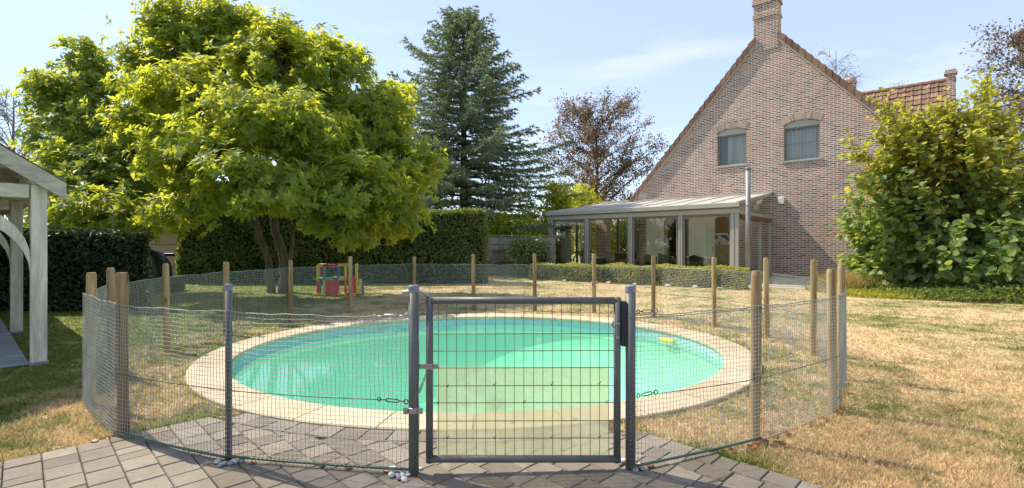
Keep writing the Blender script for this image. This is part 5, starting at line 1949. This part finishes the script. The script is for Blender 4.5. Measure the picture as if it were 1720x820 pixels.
DB = 30.0
twig_tree('copper_beech_tree', ((1003 - 860) / FPX * DB, DB, 0), CAM_H + (410 - 166) / FPX * DB, (3.9, 3.6, 2.0), 'reddish brown copper beech with wiry branches between spruce and house', M['beech'], M['bark_dark'], 80, 17, 0.105, 0.15, 0.2, seed=3, spread=0.4)
D2 = 22.0
twig_tree('copper_beech_tree', ((1735 - 860) / FPX * D2, D2, 0), CAM_H + (410 - 22) / FPX * D2, (2.7, 2.7, 2.0), 'thin leaved copper beech at the right picture edge behind the big shrub', M['beech'], M['bark_dark'], 62, 15, 0.10, 0.25, 0.2, seed=5, spread=0.4)
M['bark_pale'] = mat_plain('bark_pale', (0.2, 0.17, 0.155), 0.9, 0, 0.3, 9)
D3 = 38.0
twig_tree('birch_tree', ((1405 - 860) / FPX * D3, D3, 0), CAM_H + (410 - 58) / FPX * D3, (1.6, 1.6, 9.0), 'wispy almost bare tree top above the right roof slope', M['beech'], M['bark_pale'], 30, 2.0, 0.10, 0.6, 0.16, seed=8, spread=0.4, wand=1.4)
twig_tree('birch_tree', ((1478 - 860) / FPX * D3, D3, 0), CAM_H + (410 - 128) / FPX * D3, (1.9, 1.9, 8.0), 'low arching twigs above the ridge of the side wing', M['beech'], M['bark_pale'], 12, 1.2, 0.10, 0.9, 0.14, seed=9, spread=0.4, wand=1.6)

D4 = 24.0
twig_tree('birch_tree', ((22 - 860) / FPX * D4, D4, 0), CAM_H + (410 - 138) / FPX * D4, (2.6, 2.6, 2.5), 'pale almost leafless tree behind the roof of the wooden shelter', M['beech'], M['bark_pale'], 60, 2.0, 0.07, 0.2, 0.16, seed=11, spread=0.3, wand=1.1)


def bush(name, c, r, label, mat, n, lsize, cat='bush', shape=LEAF_DIA, core=0.6, ncl=40, spread=0.22, up=0.3):
    """rounded bush of leaf clumps on a dark twig core; c = base centre, r = radii"""
    c = np.array(c, float); r = np.array(r, float)
    root = empty(name, c, label, cat)
    st = MB()
    for i in range(9):
        d = rdir(1)[0]; d[2] = abs(d[2]) + .6; d = norm(d)
        st.tube([c + (d[0] * .05, d[1] * .05, 0), c + d * r * np.array((.4, .4, .7)), c + d * r * np.array((.75, .75, 1.25))], [0.03, 0.02, 0.006], 5)
    st.build('stems', M['bark_dark'], root, recalc=False)
    d = rdir(ncl); d[:, 2] = d[:, 2] * 0.9 + .1; d = norm(d)
    cc = c + np.array((0, 0, r[2])) + d * r * (0.55 + 0.42 * RNG.random((ncl, 1)))
    k = RNG.integers(0, ncl, n)
    sp = RNG.normal(size=(n, 3)) * spread * np.array((1, 1, .75))
    p = cc[k] + sp
    p[:, 2] = np.maximum(p[:, 2], 0.02 + .1 * RNG.random(n))
    nr = norm(d[k] + norm(sp) * .6 + RNG.normal(size=(n, 3)) * .5 + (0, 0, up))
    leaves('foliage', shape, p, norm(rdir(n) + d[k] * .4), nr, lsize * (.7 + .6 * RNG.random(n)), mat, root, width=1.2)
    return root


bush('yellow_bush', ((868 - 860) / FPX * 21.3, 21.3, 0), (1.5, 0.9, 1.36), 'sunlit yellow green bush behind the grey plank fence', M['yellow_bush'], 9000, 0.12, ncl=70)
bush('yellow_bush', ((936 - 860) / FPX * 22.8, 22.8, 0), (0.85, 0.7, 2.1), 'narrow yellow green bush below the copper beech, left one', M['yellow_bush'], 6000, 0.13, ncl=50)
bush('yellow_bush', ((982 - 860) / FPX * 25.6, 25.6, 0), (1.3, 1.1, 2.35), 'yellow green bush below the copper beech, nearest the house', M['yellow_bush'], 7000, 0.13, ncl=55)
bush('dark_bush', ((888 - 860) / FPX * 18.6, 18.6, 0), (0.8, 0.5, 0.8), 'dark green bush in front of the grey plank fence', M['hedge_dark'], 5000, 0.08, ncl=40, spread=.18)
bush('garden_bush', H(-8.4, -3.2, 0), (1.5, 1.0, 1.6), 'green bush seen through the left bay of the conservatory', M['bush_green'], 6000, 0.12, ncl=50)
bush('garden_bush', H(-7.0, -4.2, 0), (1.4, 1.2, 1.8), 'tall loose green bush seen through the second conservatory bay', M['bush_green'], 7000, 0.13, ncl=55)
bush('garden_bush', H(-10.5, -4.5, 0), (1.6, 1.2, 1.3), 'rounded green bush beyond the left end of the conservatory', M['bush_green'], 6000, 0.12, ncl=50)


# grey plank fence at the back
def build_plank_fence():
    D = 20.0
    x0, x1 = P3(812, 400, D)[0], P3(935, 400, D)[0]
    root = empty('plank_fence', ((x0 + x1) / 2, D, 0), 'grey concrete plank fence with posts between hedge and conservatory', 'fence')
    ztop = CAM_H + (410 - 398) / FPX * D
    n = 5
    xp = [P3(841, 400, D)[0], P3(896, 400, D)[0]]
    edges = [x0] + xp + [x1]
    for a, b in zip(edges[:-1], edges[1:]):
        for i in range(n):
            z0 = 0.02 + (ztop - .02) * i / n; z1 = 0.02 + (ztop - .02) * (i + 1) / n - 0.02
            MB().bbox(a + .045, b - .045, D - 0.02, D + 0.02, z0, z1, 0.008).build('plank', M['fence_grey'], root)
            MB().box(a + .045, b - .045, D - 0.005, D + 0.005, z1 + .001, z1 + .019).build('plank_joint', M['alu_dark'], root) if False else None
        MB().box(a + .045, b - .045, D + 0.022, D + 0.03, 0, ztop - .05).build('backing', M['alu_dark'], root)
    for x in xp:
        MB().bbox(x - .045, x + .045, D - 0.06, D + 0.05, 0, ztop + 0.02, 0.01).build('post', M['fence_grey'], root)
    MB().bbox(x0, x1, D - .045, D + .05, ztop + .021, ztop + .06, 0.008).build('cap_rail', M['fence_grey'], root)


M['fence_grey'] = mat_plain('grey_concrete_plank', (0.3, 0.27, 0.225), 0.9, 0, 0.2, 6, 0.3)
build_plank_fence()


# shed / outbuilding under the trees at left
def build_shed():
    D = 17.6
    x0, x1 = P3(170, 400, D)[0], P3(372, 400, D)[0]
    root = empty('garden_shed', ((x0 + x1) / 2, D, 0), 'tan plank walled outbuilding with tiled roof in shade under the trees', 'shed')
    zt = CAM_H + (410 - 372) / FPX * D
    n = 5
    for i in range(n):
        z0 = zt * i / n; z1 = zt * (i + 1) / n - 0.015
        MB().bbox(x0, x1, D - .03, D + .03, z0 + .001, z1, 0.01).build('wall_plank', M['tan_board'], root)
    MB().box(x0 + .02, x1 - .02, D + .032, D + 3.2, 0, zt - .02).build('wall_core', M['tan_board'], root)
    m = MB()
    zr = zt + 1.1
    m.hexa([(x0 - .3, D - .35, zt + .02), (x1 + .3, D - .35, zt + .02), (x1 + .3, D + 1.7, zr), (x0 - .3, D + 1.7, zr),
            (x0 - .3, D - .35, zt + .1), (x1 + .3, D - .35, zt + .1), (x1 + .3, D + 1.7, zr + .08), (x0 - .3, D + 1.7, zr + .08)])
    rf = m.build('roof', M['tile'], root)
    MB().bbox(x0 - .3, x1 + .3, D - .42, D - .352, zt - .06, zt + .1, 0.01).build('gutter', M['alu_dark'], root)
    rows, cols = 6, 16
    me = None
    for r in range(rows):
        for c in range(cols):
            y = D - .35 + 2.05 * r / rows; z = zt + .105 + (zr - zt - .02) * r / rows
            x = x0 - .3 + (x1 - x0 + .6) * c / cols
            w = (x1 - x0 + .6) / cols - .012
            if me is None:
                dy = 2.05 / rows * 1.1; dz = (zr - zt - .02) / rows * 1.1
                me = MB().hexa([(0, 0, 0.03), (w, 0, 0.03), (w, dy, dz), (0, dy, dz), (0, 0, .055), (w, 0, .055), (w, dy, dz + .025), (0, dy, dz + .025)]).mesh('roof_tile')
            o = link_mesh('roof_tile', me, M['tile_pale'], rf)
            o.location = Vector(np.array((x, y, z)) - ORG[root])
    # black covered thing leaning out of the hedge
    d = 13.0
    k = empty('covered_parasol', P3(262, 489, d), 'black covered cantilever parasol bent over beside the dark hedge', 'parasol')
    MB().tube([P3(282, 488, d), P3(276, 470, d), P3(270, 448, d), P3(262, 432, d), P3(250, 424, d), P3(236, 420, d)], [0.16, 0.2, 0.24, 0.2, 0.13, 0.08], 10).build('cover', M['black'], k, smooth=True)
    MB().tube([P3(226, 428, d + .2), P3(292, 428, d + .2)], 0.045, 8).build('rod', M['black'], k)
    MB().bbox(P3(262, 480, d)[0], P3(300, 480, d)[0], d - .3, d + .3, 0, 0.4, 0.03).build('base', M['black'], k)


M['tan_board'] = mat_plain('tan_board', (0.36, 0.25, 0.16), 0.85, 0, 0.12, 3, 0.2, 0.3, (0.6, 1, 5))
M['tile_pale'] = mat_plain('weathered_tile', (0.32, 0.24, 0.19), 0.9, 0, 0.25, 8, 0.2)
build_shed()


# ------------------------------------------------------------------ wooden shelter at left
def build_shelter():
    root = empty('wooden_shelter', (T0[0], T0[1], 0), 'weathered timber shelter with gabled roof and curved braces at left edge', 'shelter')
    ps = 0.062
    posts = [0.0, 2.68, 6.6]
    ztop = 1.86
    WID = 3.5
    for b in (0.0, WID):
        for i, a in enumerate(posts):
            # post with cut chamfers
            MB().bbox(a - ps, a + ps, b - ps, b + ps, 0.03, ztop, 0.008, T).build('post', M['oak'], root)
            MB().bbox(a - ps - .012, a + ps + .012, b - ps - .012, b + ps + .012, 0.0, 0.04, 0.006, T).build('post_foot', M['slab'], root)
    # eave plates along the sides
    for b in (0.0, WID):
        MB().bbox(-0.1, 7.0, b - .065, b + .065, ztop + .001, ztop + .15, 0.006, T).build('eave_plate', M['oak_beam'], root)
    # tie beams and curved braces
    for i, a in enumerate(posts):
        MB().bbox(a - .055, a + .055, 0.072, WID - .072, ztop - .14, ztop - 0.001 + .0, 0.006, T).build('tie_beam', M['oak_beam'], root)
        for (b0, sg) in ((ps, 1), (WID - ps, -1)):
            m = MB()
            n = 9
            V = []
            for j in range(n + 1):
                t = j / n * math.pi / 2
                # quarter arc from post up to beam
                bo = b0 + sg * (0.72 - 0.72 * math.cos(t)) ; zo = ztop - .14 - 0.62 + 0.62 * math.sin(t)
                bi = b0 + sg * max(0, (0.72 - 0.60 * math.cos(t)) ) ; zi = ztop - .14 - 0.78 + 0.66 * math.sin(t)
                bi = b0 + sg * (0.78 - 0.78 * math.cos(t)) if j else b0
                for aa in (a - .04, a + .04):
                    V.append(T(aa, bo, zo)); V.append(T(aa, bi, zi))
            F = []
            for j in range(n):
                k = 4 * j
                F += [(k, k + 4, k + 6, k + 2), (k + 1, k + 3, k + 7, k + 5), (k, k + 1, k + 5, k + 4), (k + 2, k + 6, k + 7, k + 3)]
            F += [(0, 2, 3, 1), (4 * n, 4 * n + 1, 4 * n + 3, 4 * n + 2)]
            m.add(V, F).build('curved_brace', M['oak'], root)
    # braces along the side, between posts
    for a in posts[:2]:
        m = MB()
        m.hexa([T(a + ps, -.03, ztop - .7), T(a + ps, .03, ztop - .7), T(a + ps, .03, ztop - .56), T(a + ps, -.03, ztop - .56),
                T(a + .72, -.03, ztop - .14), T(a + .72, .03, ztop - .14), T(a + .62, .03, ztop - .0), T(a + .62, -.03, ztop - .0)])
        m.build('side_brace', M['oak'], root)
    # gable: bargeboards, boards
    ov = 0.12
    be = -0.20
    sl = 0.68
    ze = ztop - 0.05
    zr = lambda b: ze + sl * (min(b, WID - b) - be)
    for (b0, b1) in ((be, WID / 2), (WID - be, WID / 2)):
        m = MB()
        pts = []
        for a in (-ov - .035, -ov):
            for (b, dz) in ((b0, -.10), (b1, -.10), (b1, 0.075), (b0, 0.075)):
                pts.append(T(a, b, zr(b) + dz))
        m.hexa(pts)
        m.build('bargeboard', M['oak_beam'], root)
        # roof sheathing boards running along the long side
        nb = 13
        for i in range(nb):
            u0 = b0 + (b1 - b0) * i / nb; u1 = b0 + (b1 - b0) * (i + .985) / nb
            m = MB()
            pts = []
            for a in (-ov + .002, 7.1):
                for (b, dz) in ((u0, 0.03), (u1, 0.03), (u1, 0.06), (u0, 0.06)):
                    pts.append(T(a, b, zr(b) + dz))
            m.hexa(pts)
            m.build('roof_board', M['oak_beam'], root)
        m = MB()
        pts = []
        for a in (-ov + .003, 7.1):
            for (b, dz) in ((b0, 0.065), (b1, 0.065), (b1, 0.1), (b0, 0.1)):
                pts.append(T(a, b, zr(b) + dz))
        m.hexa(pts)
        m.build('roof_covering', M['slate'], root)
        # rafters
        for a in (0.0, 1.3, 2.68, 4.6, 6.6):
            m = MB(); pts = []
            for aa in (a - .035, a + .035):
                for (b, dz) in ((b0, -.08), (b1, -.08), (b1, 0.028), (b0, 0.028)):
                    pts.append(T(aa, b, zr(b) + dz))
            m.hexa(pts); m.build('rafter', M['oak_beam'], root)
    # horizontal gable boards (each its own piece)
    z = ztop + 0.155
    i = 0
    while z < zr(WID / 2) - .1:
        z1 = min(z + 0.16, zr(WID / 2) - .02)
        bl = (z - ze) / sl + be + 0.0; bu = (z1 - ze) / sl + be
        m = MB(); pts = []
        for a in (-.03, 0.0):
            for (b, zz) in ((bl + .02, z), (WID - bl - .02, z), (WID - bu - .02, z1 - .008), (bu + .02, z1 - .008)):
                pts.append(T(a, b, zz))
        m.hexa(pts); m.build('gable_board', M['oak_beam'], root)
        z = z1
    # back wall, dark
    MB().box(6.7, 6.78, 0.1, WID, 0.0, ztop, T).build('back_wall', M['dark_board'], root)
    # floor of blue stone slabs
    fl = MB().box(-0.02, 7.0, 0.085, WID + .1, -0.03, 0.012, T).build('shelter_floor', M['lawn'], origin=T(3, 1.7, 0))
    tag(fl, 'blue grey stone floor of the wooden shelter', 'floor', kind='structure')
    a = -0.3
    me = None
    w = 0.6; d = 0.4
    me = MB().bbox(0.003, w - .006, 0.003, d - .006, 0.0, 0.022, 0.004, lambda x, y, z: tuple(np.array((TE[0] * x + TG[0] * y, TE[1] * x + TG[1] * y, z)))).mesh('slab')
    for i in range(12):
        for j in range(9):
            o = link_mesh('slab', me, M['slab'], fl)
            p = np.array(T(-0.04 + i * w, 0.07 + j * d, 0.013))
            o.location = Vector(p - ORG[fl])


M['slate'] = mat_plain('roof_felt', (0.09, 0.085, 0.08), 0.9, 0, 0.2)
M['dark_board'] = mat_plain('dark_board', (0.03, 0.022, 0.018), 0.8, 0, 0.3)
build_shelter()


# ------------------------------------------------------------------ play frame
def build_play():
    D = 11.9
    cols = {'red': (0.6, 0.03, 0.05), 'yellow': (0.75, 0.6, 0.03), 'blue': (0.04, 0.13, 0.42), 'green': (0.02, 0.32, 0.22), 'orange': (0.65, 0.16, 0.05)}
    mats = {k: mat_plain('play_' + k, c, 0.4, 0, 0.06) for k, c in cols.items()}
    root = empty('play_frame', P3(560, 497, D) * np.array((1, 1, 0)), 'red, yellow, blue and green plastic tube play frame by the hedge', 'play frame')

    def Z(zx, zy, d=0.0):
        return P3(480 + zx / 5.125, 400 + zy / 5.125, D) + np.array((0, d, 0))
    T_ = [('red', (225, 240), (225, 352), .5), ('blue', (225, 365), (225, 500), .5), ('yellow', (222, 237), (265, 237), .5), ('yellow', (278, 245), (278, 360), 0), ('red', (278, 362), (278, 497), 0),
          ('green', (333, 240), (333, 352), 0), ('yellow', (333, 360), (333, 497), 0), ('red', (337, 234), (448, 234), 0), ('blue', (455, 240), (455, 350), 0), ('blue', (455, 352), (455, 497), .5), ('yellow', (458, 231), (552, 231), 0),
          ('yellow', (515, 240), (515, 348), 0), ('orange', (515, 350), (515, 497), 0), ('green', (210, 357), (331, 357), .25), ('yellow', (245, 483), (335, 483), 0), ('yellow', (460, 483), (512, 483), 0),
          ('yellow', (630, 365), (630, 497), .1), ('red', (560, 491), (632, 491), .1), ('yellow', (555, 240), (555, 497), .5), ('red', (530, 355), (530, 497), .5), ('blue', (608, 400), (608, 497), .5), ('yellow', (462, 352), (512, 352), 0), ('green', (333, 355), (455, 355), .5)]
    for c, a, b, d in T_:
        m = MB(); m.tube([Z(*a, d), Z(*b, d)], 0.033, 10)
        for e in (a, b):
            m.tube([Z(e[0], e[1], d) + np.array((0, 0, -.03)), Z(e[0], e[1], d) + np.array((0, 0, .03))], 0.04, 10)
        m.build('tube', mats[c], root)
    # depth tubes joining front and back
    for c, p in (('yellow', (278, 237)), ('red', (455, 234)), ('green', (333, 357)), ('blue', (515, 352)), ('yellow', (333, 483)), ('red', (515, 483))):
        MB().tube([Z(*p, 0.0), Z(*p, .5)], 0.033, 10).build('tube', mats[c], root)
    a = Z(340, 357); b = Z(458, 492)
    MB().bbox(a[0], b[0], D - .03, D + .03, b[2], a[2], 0.015).build('panel', mats['red'], root)
    a = Z(520, 352); b = Z(560, 492)
    MB().bbox(a[0], b[0], D + .2, D + .25, b[2], a[2], 0.015).build('panel', mats['red'], root)


build_play()


# ------------------------------------------------------------------ big shrub at right
def build_shrub():
    base = np.array((11.6, 12.95, 0.0))
    root = empty('hazel_shrub', base, 'big round leaved green and yellow shrub in front of the brick house', 'shrub')
    R = np.random.default_rng(21)
    st = MB()
    P = []; Dv = []; Nv = []; S = []; top = []
    Cz = 2.0

    def env(an, t):
        return 1

    ends = []
    for i in range(190):
        an = R.random() * 6.283
        el = math.asin(R.random() ** 0.8 * 0.97 + 0.02)
        if i > 145: el = R.random() * 0.25
        ce, se = math.cos(el), math.sin(el)
        rx = 2.2 + 0.2 * math.sin(3 * an) + 0.18 * R.normal()
        e = base + np.array((math.cos(an) * ce * rx, math.sin(an) * ce * rx * .85, 0.45 + se * (4.3 + 0.35 * R.normal())))
        if e[0] > base[0] + .4: e[2] += 0.25 * se
        ends.append(e)
    for (x, y) in ((1484, 165), (1478, 185), (1495, 200), (1470, 225), (1505, 235), (1455, 260), (1475, 275), (1440, 300), (1530, 215), (1550, 225), (1660, 135), (1640, 150), (1590, 180), (1430, 250), (1422, 330), (1415, 365), (1520, 190), (1700, 190), (1560, 200)):
        ends.append(P3(x, y, 12.9 + R.normal() * .3))
    for e in ends:
        s0 = base + np.array((R.normal() * .25, R.normal() * .25, 0))
        ctrl = s0 * 0.45 + e * 0.55; ctrl[2] = s0[2] + (e[2] - s0[2]) * 0.75
        ts = np.linspace(0, 1, 12)[:, None]
        pts = s0 * (1 - ts) ** 2 + 2 * ctrl * ts * (1 - ts) + e * ts ** 2
        st.tube(pts, list(np.linspace(0.022, 0.004, 12)), 5, False)
        Ls = np.linalg.norm(e - s0)
        axis = norm(e - (base + (0, 0, .8)))
        for j in range(int(12 + Ls * 4.6)):
            t = 0.38 + 0.62 * R.random() ** 0.75
            k = min(10, int(t * 11)); w = t * 11 - k
            p = pts[k] * (1 - w) + pts[k + 1] * w
            # side shoot with several leaves
            d = norm(axis * 0.5 + R.normal(size=3) * 0.75 + np.array((0, 0, .2)))
            ln = 0.25 + 0.45 * R.random()
            m = 5
            u = (np.arange(m) + R.random(m)) / m
            q = p + d * (u * ln)[:, None]
            if ln > .4: st.tube([p, p + d * ln], [0.006, 0.003], 3, False)
            out = norm(q - (base + (0, 0, 1.6)))
            hor = out * np.array((1, 1, .2))
            dd = norm(hor * .7 + R.normal(size=(m, 3)) * 0.6 + np.array((0, 0, -.25)))
            nn = norm(out * .55 + np.array((0, 0, .75)) + R.normal(size=(m, 3)) * 0.35)
            P.append(q); Dv.append(dd); Nv.append(nn)
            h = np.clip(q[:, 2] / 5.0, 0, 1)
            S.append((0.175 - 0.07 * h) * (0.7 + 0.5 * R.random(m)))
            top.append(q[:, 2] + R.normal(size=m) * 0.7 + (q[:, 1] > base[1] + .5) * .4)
    st.build('stems', M['bark'], root, recalc=False)
    P = np.concatenate(P); Dv = np.concatenate(Dv); Nv = np.concatenate(Nv); S = np.concatenate(S); top = np.concatenate(top)
    keep = P[:, 2] > 0.1
    P, Dv, Nv, S, top = P[keep], Dv[keep], Nv[keep], S[keep], top[keep]
    # the leaves nearest the viewer stand alone, up to 300
    score = P[:, 1] - S * 14 + np.abs(P[:, 0] - 10.9) * .15 + (P[:, 2] > 3.0) * 5
    order = np.argsort(score)
    single = order[:300]; rest = order[300:]
    me = MB().add(LEAF_ROUND[0], [tuple(t) for t in LEAF_ROUND[1]]).mesh('leaf', recalc=False)
    me.materials.append(M['shrub'])
    for i in single:
        d = norm(Dv[i]); n_ = norm(Nv[i] - d * np.dot(Nv[i], d)); b = np.cross(n_, d)
        o = bpy.data.objects.new('leaf', me); COL.objects.link(o)
        o.parent = root
        mt = Matrix(((d[0], b[0], n_[0]), (d[1], b[1], n_[1]), (d[2], b[2], n_[2]))).to_4x4()
        o.matrix_local = Matrix.Translation(Vector(P[i] - ORG[root])) @ mt @ Matrix.Scale(float(S[i]), 4)
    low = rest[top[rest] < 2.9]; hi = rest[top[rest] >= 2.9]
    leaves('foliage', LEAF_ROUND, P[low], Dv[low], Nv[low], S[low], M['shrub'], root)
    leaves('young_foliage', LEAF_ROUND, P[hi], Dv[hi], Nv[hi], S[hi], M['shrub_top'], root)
    print('shrub leaves', len(P))
    # ground cover in front and to the right
    n = 60000
    x = 7.9 + RNG.random(n) * 7.5; y = 8.2 + RNG.random(n) * 5.2
    edge = 11.5 - (x - 7.93) * 0.56 + 0.09 * np.sin(x * 5) + 0.05 * np.sin(x * 13)
    h = (0.09 + 0.27 * np.clip((x - 8.8) / 1.6, 0, 1) * np.clip((y - edge) / 0.5, 0.25, 1)) * (0.6 + 0.4 * np.sin(x * 3.1 + y * 2) ** 2)
    k = y > edge
    x, y, h = x[k], y[k], h[k]; m = len(x)
    z = h * RNG.random(m) ** .5 + .01
    pos = np.stack([x, y, z], 1)
    yel = (x < 9.1 + RNG.normal(size=m) * .3)
    o = leaves('ground_cover', LEAF_DIA, pos[~yel], rdir(m)[~yel], norm(RNG.normal(size=(m, 3)) * .5 + (0, -.3, .8))[~yel], 0.075, M['cover'])
    tag(o, 'green ground cover plants at the foot of the big shrub', 'ground cover', kind='stuff')
    o = leaves('yellow_ground_cover', LEAF_DIA, pos[yel], rdir(m)[yel], norm(RNG.normal(size=(m, 3)) * .5 + (0, -.3, .8))[yel], 0.06, M['cover_yellow'])
    tag(o, 'bright yellow green ground cover along the lawn edge left of the shrub', 'ground cover', kind='stuff')
    # ornamental straw grass
    c = G(1440, 492) + np.array((0, 0.5, 0))
    n = 2600
    rt = empty('ornamental_grass', c, 'dry straw coloured ornamental grass tuft against the brick wall', 'grass tuft')
    d = norm(np.stack([RNG.normal(size=n) * .5, RNG.normal(size=n) * .4, np.ones(n)], 1))
    p = c + np.stack([RNG.normal(size=n) * .28, RNG.normal(size=n) * .2, np.zeros(n)], 1)
    o = leaves('blades', NEEDLE, p, d, rdir(n), .35 + .3 * RNG.random(n), M['straw_grass'], rt, width=.22)


build_shrub()


# ------------------------------------------------------------------ path by the house and small stones
def build_path():
    m = MB(); m.box(-1.35, 1.1, 0.02, 5.2, -0.05, 0.012, H)
    o = m.build('path', M['mortar_path'], origin=H(0, 2.5, 0))
    tag(o, 'pale gravel path beside the conservatory', 'path', kind='structure')
    for i in range(7):
        a = 0.4 + i * 0.85 + random.uniform(-.3, .3)
        p = lowF(a, 0.16 + random.uniform(-.04, .05), 0)
        bm = bmesh.new(); bmesh.ops.create_icosphere(bm, subdivisions=2, radius=1)
        for v in bm.verts:
            v.co = Vector((v.co.x * .13, v.co.y * .08, v.co.z * .05)) * (1 + .12 * math.sin(4 * v.co.x + i) + .1 * math.sin(5 * v.co.y + i)) * (0.65 + .5 * ((i * 37) % 10) / 10)
        me = bpy.data.meshes.new('edging_stone'); bm.to_mesh(me); bm.free()
        ob = link_mesh('edging_stone', me, M['mortar'], None, (p[0], p[1], 0.03))
        ob.rotation_euler = (0, 0, random.uniform(0, 3))
        tag(ob, 'pale stone lying along the foot of the low hedge', 'stone', 'pale stones along the low hedge')


M['mortar_path'] = mat_plain('pale_path', (0.42, 0.38, 0.32), 0.95, 0, 0.15, 20, 0.4)
build_path()
